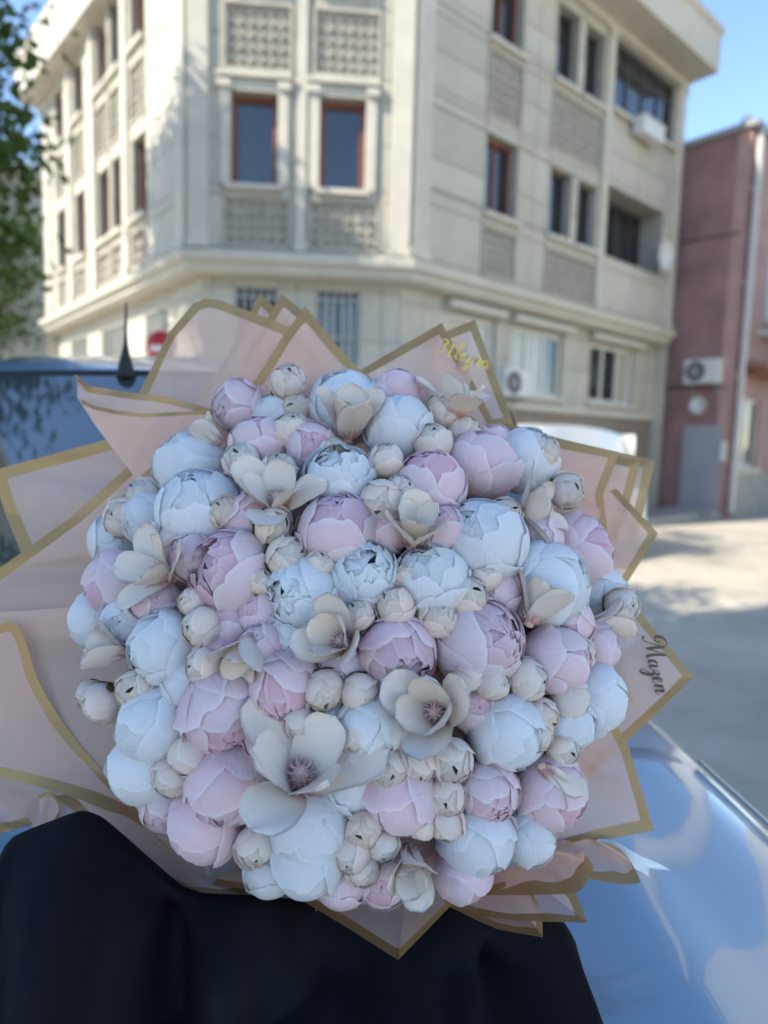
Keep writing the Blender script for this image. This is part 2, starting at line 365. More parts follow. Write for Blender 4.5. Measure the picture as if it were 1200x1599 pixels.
    def pilaster(s, u0, u1, z0, z1, proud=0.06, name='pilaster'):
        m = MB(); s.box(m, u0, u1, -0.015, proud, z0, z1)
        s.box(m, u0-0.025, u1+0.025, -0.012, proud+0.03, z1-0.14, z1-0.006); s.box(m, u0-0.025, u1+0.025, -0.012, proud+0.03, z0+0.003, z0+0.14)
        return m.build(name, M['trim'], s.parent)

def main_building():
    b = empty('apartment_building', (PR.x, PR.y, 0)); o = b.location
    tag(b, 'cream stone corner building with carved panels, brown framed windows and wide white eaves', 'building')
    GN = -0.28; gp = offset_path(PATH, GN)
    FL = Facade(PA, PL, b, -8.7); FP = Facade(PL, PR, b, 0.0); FR = Facade(PR, PB, b, 0.0)
    ZB, ZT = 4.3, 9.62
    # ---- corner front
    win = [(0.62, 1.29, 5.24, 6.52), (1.90, 2.57, 5.24, 6.52), (0.62, 1.29, 8.0, 9.25), (1.90, 2.57, 8.0, 9.25)]
    pan = [(0.50, 1.50, 6.80, 7.74), (1.78, 2.78, 6.80, 7.74), (0.50, 1.50, 4.36, 5.10), (1.74, 2.80, 4.36, 5.10)]
    FP.wall(ZB, ZT, win, pan, [0.28, 1.58, 1.70, 2.92], [5.9, 7.3, 8.6])
    for r in win: FP.window(*r, M['brownframe'], setback=0.17, bar=0.075)
    for r in pan: FP.relief(*r)
    for r in win:
        m = MB(); a, c, z0, z1 = r
        FP.box(m, a-0.15, a-0.006, 0.006, 0.055, z0-0.004, z1+0.16); FP.box(m, c+0.006, c+0.15, 0.006, 0.055, z0-0.004, z1+0.16)
        FP.box(m, a-0.005, c+0.005, 0.006, 0.05, z1+0.004, z1+0.155)
        FP.box(m, a-0.19, a+0.0, 0.058, 0.1, z1+0.03, z1+0.14); FP.box(m, c-0.0, c+0.19, 0.058, 0.1, z1+0.03, z1+0.14)
        FP.box(m, a-0.2, c+0.2, 0.006, 0.12, z1+0.165, z1+0.235)
        m.build('window_surround', M['trim'], b)
    FP.pilaster(0.02, 0.30, ZB+.02, ZT, 0.07); FP.pilaster(1.57, 1.71, ZB+.02, ZT, 0.05); FP.pilaster(2.95, 3.26, ZB+.02, ZT, 0.07)
    # ---- right-hand front
    win = [(1.68, 2.50, 5.40, 6.65), (1.68, 2.50, 8.10, 9.40), (3.48, 4.16, 5.42, 6.62), (4.38, 5.04, 5.42, 6.62), (3.48, 4.16, 8.12, 9.40), (4.38, 5.04, 8.12, 9.40)]
    big = [(5.45, 8.02, 8.25, 9.56), (5.42, 7.80, 5.45, 6.80)]
    pan = [(1.62, 2.56, 6.92, 7.96), (3.40, 5.12, 6.92, 7.96), (1.62, 2.56, 4.38, 5.20), (3.40, 5.12, 4.38, 5.20)]
    FR.wall(ZB, ZT, win+big, pan, [0.34, 2.98, 5.28, 6.6], [5.9, 7.45, 8.7])
    for i, r in enumerate(win): FR.window(*r, M['brownframe'] if i < 2 else M['darkframe'], setback=0.2, bar=0.06, mull=((r[0]+r[1])/2,) if i < 2 else ())
    FR.window(*big[0], M['darkframe'], setback=0.12, bar=0.07, mull=(6.1, 6.75, 7.4), trans=(9.2,))
    # loggia: a recess with its own side walls, rear glazing and a parapet
    u0, u1, z0, z1 = big[1]; m = MB()
    FR.box(m, u0-0.1, u0, -1.2, -0.3, z0, z1); FR.box(m, u1, u1+0.1, -1.2, -0.3, z0, z1)
    FR.box(m, u0-0.1, u1+0.1, -1.3, -0.3, z0-0.12, z0-0.01); FR.box(m, u0-0.1, u1+0.1, -1.3, -0.3, z1+0.01, z1+0.1)
    FR.box(m, u0, u1, -1.35, -1.2, z0, z1)
    m.build('loggia', M['joint'], b)
    FR.window(u0+0.01, u0+1.28, z0+0.02, z1-0.02, M['darkframe'], setback=0.55, mull=(u0+0.65,), sill=False)
    FR.window(u0+1.3, u1-0.01, z0+0.02, z1-0.02, M['darkframe'], setback=0.55, mull=(u0+1.85,), sill=False)
    for r in pan: FR.relief(*r)
    FR.pilaster(0.02, 0.33, ZB+.02, ZT, 0.07); FR.pilaster(5.16, 5.36, ZB+.02, ZT, 0.05)
    FR.pilaster(8.1, 8.43, ZB+.02, ZT, 0.06)
    # ---- left-hand front (u runs from -8.7 to 0)
    cols = [(-2.35, -1.7), (-3.45, -2.85), (-4.3, -3.65), (-5.9, -5.2), (-7.4, -6.7)]
    win = [(a, c, z, z+1.28) for a, c in cols for z in (5.22, 7.95)]
    pan = [(a-0.04, c+0.04, z0, z1) for a, c in cols for z0, z1 in ((4.38, 5.02), (6.75, 7.7))]
    FL.wall(ZB, ZT, win, pan, [-1.3, -0.4, -2.6, -4.6, -6.3, -7.9], [5.9, 7.2, 8.6])
    for r in win: FL.window(*r, M['brownframe'], setback=0.18, bar=0.06)
    for r in pan: FL.relief(*r)
    for u in (-0.36, -2.72, -4.62, -6.3, -8.1): FL.pilaster(u-0.0, u+0.22 if u < -1 else u+0.33, ZB+.02, ZT, 0.06)
    # ---- ground floor, set back under the ledge
    GL = Facade(gp[0], gp[1], b, -8.7); GP = Facade(gp[1], gp[2], b, (gp[1]-PL).dot(DP)); GR = Facade(gp[2], gp[3], b, (gp[2]-PR).dot(DR))
    ZG = 3.98
    w0 = [(0.64, 1.30, 2.45, 3.84), (1.88, 2.56, 2.45, 3.84)]
    GP.wall(2.3, ZG, w0, [], [1.6, 0.3, 2.9], [3.1])
    for r in w0: GP.window(*r, M['darkframe'], setback=0.16, mull=((r[0]+r[1])/2,), grille=True)
    w1 = [(1.2, 2.45, 2.5, 3.74), (2.92, 4.58, 2.5, 3.74), (5.6, 7.45, 2.5, 3.74)]
    GR.wall(2.3, ZG, w1, [], [0.6, 2.7, 5.1, 8.0], [3.1])
    for a, c, z0, z1 in w1:
        n = 2 if c-a < 1.5 else 3
        GR.window(a, c, z0, z1, M['whiteframe'], setback=0.1, bar=0.085, mull=tuple(a+(c-a)*k/n for k in range(1, n)))
        m = MB(); m.tube([GR.T(a-0.12, 0.12, z1+0.12), GR.T((a+c)/2, 0.125, z1+0.115), GR.T(c+0.12, 0.12, z1+0.12)], 0.085, 10); m.build('rolled_awning', M['awning'], b)
    w2 = [(-2.6, -1.5, 2.4, 3.7), (-5.2, -3.6, 2.4, 3.7), (-7.6, -6.2, 2.4, 3.7)]
    GL.wall(2.3, ZG, w2, [], [-0.7, -3.1, -5.7, -8.0], [3.1])
    for r in w2: GL.window(*r, M['whiteframe'], setback=0.12, bar=0.07, mull=((r[0]+r[1])/2,), grille=True)
    for F, L0 in ((GL, -8.7), (GP, GP.us), (GR, GR.us)):
        L1 = F.us+F.len; n = max(2, round(F.len/0.9)); c = [F.us+F.len*i/n for i in range(1, n)]
        F.wall(0.0, 2.26, [], [], c, [0.75, 1.5], mt=M['basebrown'])
    loft([(GN-0.1, 2.2), (GN+0.07, 2.2), (GN+0.09, 2.24), (GN+0.09, 2.33), (GN-0.1, 2.345)], M['trim'], 'sill_band', b, o)
    # ---- ledge, frieze, eaves and roof
    loft([(GN-0.3, 3.97), (-0.02, 3.97), (0.06, 4.02), (0.06, 4.1), (0.16, 4.14), (0.18, 4.25), (0.10, 4.285), (0.05, 4.318), (-0.2, 4.322)], M['trim'], 'ledge', b, o)
    prof = [(-0.2, 9.60), (0.08, 9.60), (0.10, 9.70), (0.70, 9.72), (0.72, 9.80), (0.72, 10.45), (0.78, 10.50), (0.78, 10.62), (0.5, 10.64), (-0.4, 10.66)]
    loft(prof, M['trim'], 'eaves', b, o, path=PATH[1:])
    loft([(n*(.75 if n > 0 else 1), z-.52) for n, z in prof], M['trim'], 'eaves', b, o, path=[PA, PL+DP*.4-nrm(DP)*.2])
    bk = [V2(PB.x, PB.y) + DL*7.0, PA + DR*7.0]
    ring = [PA, PL, PR, PB] + bk
    m = MB(); m.fan([(p.x-o.x, p.y-o.y, 10.655) for p in ring]); m.build('roof', M['joint'], b)
    m = MB()
    for p, q in ((PB, bk[0]), (bk[0], bk[1]), (bk[1], PA)):
        m.quad((p.x-o.x, p.y-o.y, 0), (q.x-o.x, q.y-o.y, 0), (q.x-o.x, q.y-o.y, 10.65), (p.x-o.x, p.y-o.y, 10.65))
    m.build('rear_wall', M['stone'], b)
    return FR, GR
FR, GR = main_building()

def pavement():
    """raised walk along the building with single kerb stones and slabs"""
    outer = offset_path(PATH, 1.15); inner = offset_path(PATH, -0.26)
    p = MB()
    for i in range(3):
        a, c, d, e = outer[i], outer[i+1], inner[i+1], inner[i]
        p.quad((a.x, a.y, 0.11), (c.x, c.y, 0.11), (d.x, d.y, 0.11), (e.x, e.y, 0.11))
    pv = tag(p.build('pavement', M['joint']), kind='structure')
    pv.location = (0, 0, 0)
    for i in range(3):
        F = Facade(outer[i], outer[i+1], pv); n = int(F.len/0.8)
        for k in range(n):
            F.slab(F.len*k/n+0.005, F.len*(k+1)/n-0.005, -0.13, 0.02, -0.02, 0.125, M['kerb'], pv, 'kerb_stone')
        n = int(F.len/0.62)
        for k in range(n):
            for r in range(2): F.slab(F.len*k/n+0.006, F.len*(k+1)/n-0.006, -0.14-0.6*(r+1)+0.006, -0.14-0.6*r, 0.09, 0.118+rng.uniform(0, .003), M['pave'], pv, 'paving_slab')
pavement()

def air_conditioner(loc, rz, label, s=1.0):
    e = empty('air_conditioner', loc, rz); tag(e, label, 'air conditioner', 'air conditioners on the walls')
    m = MB(); m.box(-.4*s, .4*s, -.30, -0.01, 0, .56*s); m.build('casing', M['acwhite'], e)
    T = lambda x, y, z: (x-.12*s, -.303-z, y+.28*s)
    m = MB(); m.lathe([(0.235*s, -0.002), (.235*s, .012), (.2*s, .014), (.2*s, .004), (0.001, .004)], T, 24); m.build('fan_guard', M['acdark'], e)
    for k in range(6):
        a = pi*k/6; m = MB(); m.tube([T(.21*s*cos(a), .21*s*sin(a), .014), T(-.21*s*cos(a), -.21*s*sin(a), .014)], .006, 5); m.build('guard_wire', M['acwhite'], e)
    for x in (-.3*s, .3*s):
        m = MB(); m.box(x-.02, x+.02, -.3, 0.0, -.05, -.002); m.box(x-.018, x+.018, -.03, 0.0, -.25, -.052); m.build('bracket', M['metalgrey'], e)
    return e
def dish(loc, rz, label, r=0.35):
    e = empty('satellite_dish', loc, rz); tag(e, label, 'satellite dish', 'satellite dishes on the walls')
    T = lambda x, y, z: (x, -.28-z*1.0, y)
    m = MB(); m.lathe([(0.001, -.12*r/.35), (r*.4, -.1*r/.35), (r*.75, -.05*r/.35), (r, 0.03), (r*1.02, 0.025), (r*.75, -.06*r/.35), (0.001, -.135*r/.35)], T, 24); m.build('reflector', M['acwhite'], e)
    m = MB(); m.tube([(0, 0, 0), (0, -.12, 0), (0, -.17, 0)], .02, 6); m.build('mount', M['metalgrey'], e)
    m = MB(); m.tube([(0, -.3, -r*.95), (0, -.5, -r*.4), (0, -.58, -.05)], .01, 6); m.build('feed_arm', M['metalgrey'], e)
    return e
azR = atan2(DR.y, DR.x)
p = GR.T(2.68, 0.06, 2.42) + Vector((PR.x, PR.y, 0)); air_conditioner(p, azR, 'white air conditioner between the ground floor windows of the cream building', 0.85)
p = FR.T(7.45, -0.0, 5.75) + Vector((PR.x, PR.y, 0)); dish(p, azR, 'pale satellite dish at the open balcony of the cream building', 0.32)
def planter():
    e = empty('window_box', FR.T(6.55, 0.08, 7.93) + Vector((PR.x, PR.y, 0)), azR); tag(e, 'white flower box hanging below the wide dark upper window', 'window box')
    m = MB(); m.box(-.45, .45, -.24, -0.004, 0, .3); m.build('trough', M['acwhite'], e)
    m = MB(); m.box(-.47, .47, -.26, 0.0, .301, .33); m.build('rim', M['whiteframe'], e)
    m = MB(); m.box(-.42, .42, -.22, -.03, .331, .35); m.build('soil', M['tile'], e)
planter()

def pink_house():
    K = V2(7.72, 15.25); e = empty('pink_house', (K.x, K.y, 0)); tag(e, 'narrow dusty pink house with pale drainpipe standing past the cream building', 'building')
    K2 = K + DL*8; K3 = K + DR*9
    H = 8.45
    FA = Facade(K2, K, e, -8.0); FB = Facade(K, K3, e, 0.0)
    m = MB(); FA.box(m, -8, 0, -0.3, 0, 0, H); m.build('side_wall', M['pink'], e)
    win = [(1.5, 2.5, 4.6, 6.2), (4.0, 5.0, 4.6, 6.2), (0.55, 1.75, 1.15, 2.75), (3.2, 4.6, 1.1, 2.7), (6.0, 7.2, 1.1, 2.7)]
    m = MB()
    us = sorted({0.002, 9} | {a for r in win for a in r[:2]}); zs = sorted({0, H} | {a for r in win for a in r[2:4]})
    for i in range(len(us)-1):
        for j in range(len(zs)-1):
            cu, cz = (us[i]+us[i+1])/2, (zs[j]+zs[j+1])/2
            if not any(r[0] < cu < r[1] and r[2] < cz < r[3] for r in win): FB.box(m, us[i], us[i+1], -0.3, 0, zs[j], zs[j+1])
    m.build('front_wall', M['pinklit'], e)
    for r in win: FB.window(*r, M['whiteframe'], setback=0.1, bar=0.07, mull=((r[0]+r[1])/2,))
    loft([(-0.2, H), (0.12, H+0.01), (0.14, H+0.12), (-0.2, H+0.16)], M['metalgrey'], 'parapet_cap', e, (K.x, K.y), path=[K2, K, K3])
    m = MB(); m.fan([(q.x-K.x, q.y-K.y, H+0.1) for q in (K2, K, K3, K3+DL*8)]); m.build('roof', M['tile'], e)
    m = MB(); m.tube([FB.T(0.16, 0.1, H-.05), FB.T(0.16, 0.1, 4.4), FB.T(0.16, 0.1, 0.15)], 0.075, 10)
    for z in (1.2, 3.2, 5.2, 7.2): FB.box(m, 0.06, 0.26, 0.0, 0.09, z, z+.05)
    m.build('drainpipe', M['pipe'], e)
    m = MB(); FB.box(m, 0.3, 1.9, 0.003, 0.06, 1.0, 1.13); m.build('sill', M['trim'], e)
    m = MB(); FB.box(m, 0.45, 8.8, 0.004, 0.05, 0.0, 1.0); m.build('plinth', M['joint'], e)
    # small tiled canopy over the lower windows, tile by tile
    cn = MB(); FB.box(cn, 0.5, 8.8, 0.003, 0.52, 3.28, 3.33); c = cn.build('canopy', M['tile'], e)
    for k in range(26):
        t = MB(); u = 0.5+k*0.32
        t.tube([FB.T(u+.16, 0.01, 3.5), FB.T(u+.16, 0.3, 3.42), FB.T(u+.16, 0.58, 3.34)], .12, 8); t.build('tile', M['tile'], c)
    # grey steel door leaf at the passage
    m = MB(); FA.box(m, -1.05, -0.15, 0.004, 0.05, 0.15, 2.1); d = m.build('door', M['metalgrey'], e)
    m = MB(); FA.box(m, -0.98, -0.62, 0.052, 0.065, 0.3, 1.0); FA.box(m, -0.58, -0.22, 0.052, 0.065, 0.3, 1.0); FA.box(m, -0.98, -0.22, 0.052, 0.065, 1.15, 1.95); m.build('door_panel', M['metalgrey'], d)
    m = MB(); m.lathe([(0.001, .30), (.09, .28), (.14, .2), (.15, .12), (.1, .04), (.06, 0.0), (.05, -.2)], lambda x, y, z: FB.T(0.5+x, -0.35+y, H+.2+z), 16); m.build('roof_vent', M['acwhite'], e)
    # balcony with a rail over the canopy, cables and a meter box
    m = MB(); FB.box(m, 1.1, 3.4, 0.004, 0.75, 4.2, 4.34); bl = m.build('balcony', M['trim'], e)
    for k in range(20):
        m = MB(); u = 1.13+k*.118; FB.box(m, u-.012, u+.012, .70, .724, 4.345, 5.2); m.build('baluster', M['iron'], bl)
    m = MB(); FB.box(m, 1.1, 3.4, .69, .735, 5.2, 5.26); m.build('rail', M['iron'], bl)
    for z0 in (2.75, 6.1):
        m = MB(); m.tube([FA.T(-7.5, .03, z0+.3), FA.T(-3, .03, z0+.18), FA.T(-1.2, .03, z0+.25), FA.T(-.1, .03, z0+.2)], .014, 5); m.build('cable', M['rubber'], e)
    m = MB(); FA.box(m, -.14, -.02, .004, .12, 1.3, 1.75); m.build('meter_box', M['acwhite'], e)
    m = MB(); FA.box(m, -1.25, -.05, .004, .5, 0.005, .16); m.build('step', M['kerb'], e)
    azA = atan2(FA.d.y, FA.d.x)
    air_conditioner(FA.T(-0.62, 0.01, 3.05)+Vector((K.x, K.y, 0)), azA, 'white air conditioner on the shaded side wall of the pink house', 0.95)
    dish(FA.T(-0.62, 0.0, 2.55)+Vector((K.x, K.y, 0)), azA, 'small pale satellite dish below the air conditioner on the pink house', 0.2)
pink_house()
def plain_house(name, label, x, y, rz, w, d, h, wallm, cols, rows, z0=1.2, step=3.0):
    e = empty(name, (x, y, 0), rz); tag(e, label, 'building')
    m = MB(); m.box(-w/2, w/2, -d/2, d/2, 0, h); m.build('wall', wallm, e)
    m = MB(); m.box(-w/2-.35, w/2+.35, -d/2-.35, d/2+.35, h+0.004, h+.35); m.build('roof', M['trim'], e)
    for side, L, off in ((0, w, d/2), (1, d, w/2), (2, w, d/2), (3, d, w/2)):
        R_ = Matrix.Rotation(side*pi/2, 3, 'Z')
        for i in range(cols):
            for j in range(rows):
                u = -L/2 + L*(i+.5)/cols; z = z0 + j*step
                T = lambda a, b_, c: R_ @ Vector((a, -off+b_, c))
                f = MB()
                for q in ((u-.55, u-.47, z, z+1.5), (u+.47, u+.55, z, z+1.5), (u-.47, u+.47, z, z+.08), (u-.47, u+.47, z+1.42, z+1.5)): f.box(q[0], q[1], -.05, .02, q[2], q[3], T)
                fo = f.build('window', M['whiteframe'], e)
                g = MB(); g.box(u-.469, u+.469, -.02, .01, z+.081, z+1.419, T); g.build('pane', M['glass'], fo)
    return e
plain_house('white_house', 'white house far down the side street behind the tree', -15.5, 24.0, radians(42), 9, 8, 9.5, M['stone'], 3, 3)
plain_house('shade_house', 'slim tall plain house added out of view to shade the car', -13.1, -6.4, atan2(-.87, .49)+pi, 5.6, 5.0, 17.0, M['stone'], 2, 5)  # added unseen house, kept slim so it blocks little more than direct sun
plain_house('reflection_house', 'cream house added out of view for its reflection in the bonnet', 13.6, 9.0, radians(0), 7, 6, 14, M['trim'], 3, 1)  # added unseen house that gives the bonnet a cream patch to reflect
def reflection_pole():  # added outside the view, its reflection draws a pale streak on the bonnet
    e = empty('reflection_pole', (5.0, 7.5, 0)); tag(e, 'pale concrete pole added out of view for its reflection in the bonnet', 'pole')
    m = MB(); m.tube([(0, 0, 0), (0, 0, 4), (0.02, 0, 9.2)], [.27, .23, .18], 12); m.build('shaft', M['trim'], e)
    for z, l in ((8.3, 1.0), (7.6, .8)):
        m = MB(); m.box(-l, l, -.05, .05, z, z+.1); c = m.build('cross_arm', M['trim'], e)
        for x in (-l+.1, -l*.4, l*.4, l-.1):
            k = MB(); k.lathe([(.001, .16), (.03, .15), (.045, .09), (.03, .05), (.045, .02), (.02, 0)], lambda a, b_, cc: (x+a, b_, z+.102+cc), 10); k.build('insulator', M['acwhite'], c)
reflection_pole()

# ------------------------------------------------------------------ trees
def tree(x, y, h, crown, label, leaves=6000, leaf=0.11, seed=1, trunk_r=0.17):
    """crown: list of (dx, dy, z, rx, rz) clumps"""
    r = random.Random(seed); e = empty('street_tree', (x, y, 0)); tag(e, label, 'tree', 'street trees')
    m = MB(); zt = min(c[2] for c in crown)
    m.tube([(0, 0, -.05), (.03, .02, .25), (.06, -.03, zt*.5), (.02, .05, zt), (0.0, 0.02, zt+ (h-zt)*.5)], [trunk_r*1.5, trunk_r*1.05, trunk_r*.9, trunk_r*.75, trunk_r*.3], 10)
    for dx, dy, z, rx, rz in crown:
        s0 = Vector((.02, .04, zt*.85)); t = Vector((dx, dy, z)); mid = s0.lerp(t, .5) + Vector((r.uniform(-.2, .2), r.uniform(-.2, .2), r.uniform(.1, .4)))
        m.tube([s0, mid, t], [trunk_r*.5, trunk_r*.3, trunk_r*.1], 7)
        for k in range(5):
            q = t + Vector((r.gauss(0, rx*.45), r.gauss(0, rx*.45), r.gauss(0, rz*.45))); m.tube([mid, mid.lerp(q, .6)+Vector((0, 0, .1)), q], [trunk_r*.16, trunk_r*.1, trunk_r*.03], 5)
    m.build('trunk', M['bark'], e)
    vol = [c[3]**2*c[4] for c in crown]; tot = sum(vol); V = []; F = []
    for c, vv in zip(crown, vol):
        nl = int(leaves*vv/tot); nsp = max(6, nl//22)
        for k in range(nsp):                                  # sprigs of leaves, so that gaps stay open between them
            d = Vector((r.gauss(0, 1), r.gauss(0, 1), r.gauss(0, 1))).normalized() * (r.random()**.45)
            sc = Vector((c[0]+d.x*c[3], c[1]+d.y*c[3], c[2]+d.z*c[4]))
            for q in range(22):
                p = sc + Vector((r.gauss(0, .2), r.gauss(0, .2), r.gauss(0, .15))); s = leaf*r.uniform(.6, 1.25)
                a = Vector((r.gauss(0, 1), r.gauss(0, 1), r.gauss(0, .6)-.3)).normalized(); b_ = a.cross(Vector((r.gauss(0, 1), r.gauss(0, 1), r.gauss(0, 1)))).normalized()
                n = len(V); nn = a.cross(b_)*s*.18
                V += [tuple(p), tuple(p+a*s*.5+b_*s*.36+nn), tuple(p+a*s*1.15), tuple(p+a*s*.5-b_*s*.36+nn)]; F.append((n, n+1, n+2, n+3))
    me = bpy.data.meshes.new('crown'); me.from_pydata(V, [], F); me.update()
    link('crown', me, e, M['leaf'])
tree(-5.0, 7.3, 9, [(.3, 0, 4.9, .95, .8), (.4, .4, 5.75, .7, .5), (-.8, .2, 6.8, 1.4, 1.0), (.4, .3, 3.75, .65, .6), (-.9, -1, 5.2, 1.3, 1.2), (.15, 0, 3.0, .5, .5), (-2.0, .3, 9.4, 1.3, .9), (-1.2, .3, 8.4, 1.0, .8), (-2.6, 1.4, 8.8, 1.2, .9)], 'leafy green tree at the kerb, its branches entering from the left edge', 17000, .15, 3)
tree(-8.3, 4.2, 12, [(0, 0, 8.2, 2.0, 1.5), (1.2, 1.0, 10.4, 1.7, 1.4), (-1.2, .8, 9.8, 1.7, 1.3), (1.4, 2.0, 8.2, 1.5, 1.1)], 'tall street tree standing out of view, dappling the building front', 6500, .15, 5, .22)
tree(-10.5, 17.5, 9, [(0, 0, 4.6, 1.6, 1.6), (.9, .3, 6.2, 1.3, 1.1), (-1, .2, 3.6, 1.4, 1.2)], 'dark bushy tree further down the side street', 5000, .13, 9)
tree(-5.2, 1.2, 9, [(1.1, .1, 6.4, 1.2, .8), (0, .9, 7.2, 1.3, .9), (.4, 1.9, 6.6, 1.2, .8), (2.1, 1.0, 5.7, .8, .6)], 'street tree beside the viewer, out of view, dappling the road', 4200, .13, 14, .2)
tree(-3.6, -2.6, 9, [(0.9, .9, 5.9, 1.5, .9), (-.6, .6, 6.6, 1.6, .9), (0.4, -.9, 6.4, 1.4, .9), (2.3, 1.9, 5.6, 1.0, .6)], 'street tree behind the viewer, mirrored in the car windscreen', 6000, .13, 12, .2)

# ------------------------------------------------------------------ road sign
def sign():
    q = at_y(252, 540, 9.2); e = empty('road_sign', (q.x, q.y, 0)); tag(e, 'round red and white road sign on a pole behind the bouquet paper', 'sign')
    m = MB(); m.tube([(0, 0.03, 0), (0, 0.03, 1.5), (0, 0.03, q.z+.22)], .028, 8); m.build('pole', M['metalgrey'], e)
    T = lambda x, y, z: (x, -z, y+q.z)
    m = MB(); m.lathe([(0.001, .01), (.2, .01), (.2, -.005), (0.001, -.005)], T, 28); m.build('disc', M['signred'], e)
    m = MB(); m.box(-.14, .14, -.03, -.0125, q.z-.075, q.z-.0); m.build('bar', M['signwhite'], e)
    m = MB(); m.box(-.17, .17, 0.0, .012, q.z-.38, q.z-.215); m.build('plate', M['signwhite'], e)
sign()
# ------------------------------------------------------------------ cars
def interp(tab, y):
    for a, b in zip(tab, tab[1:]):
        if a[0] <= y <= b[0]:
            t = (y-a[0])/(b[0]-a[0]); t = t*t*(3-2*t)*.35 + t*.65
            return [p+(q-p)*t for p, q in zip(a[1:], b[1:])]
    return list(tab[-1][1:]) if y > tab[-1][0] else list(tab[0][1:])
CAR = [(-.90, .60, .58, .60, .36), (-.87, .72, .70, .73, .27), (-.80, .80, .81, .85, .22), (-.68, .855, .865, .91, .20), (-.4, .90, .905, .955, .20), (0.0, .92, .935, .985, .20),
       (.30, .93, .955, 1.01, .20), (1.0, .935, .97, 1.02, .20), (2.6, .93, .99, 1.03, .20), (3.25, .90, .99, 1.03, .22), (3.42, .86, .93, .96, .28), (3.48, .80, .70, .72, .36)]
def section(y, lift=0.0, inset=0.0):
    w, zs, zc, zb = interp(CAR, y); w *= 1.04; d = zc-zs
    half = [(0, zc), (.3*w, zc-.05*d), (.6*w, zc-.22*d), (.82*w, zs+.42*d), (.93*w, zs+.12*d), (.972*w, zs-.012), (.99*w, zs-.05), (1.0*w, zs-.12), (1.01*w, zs-.34), (.985*w, zb+.1), (.93*w, zb)]
    return half
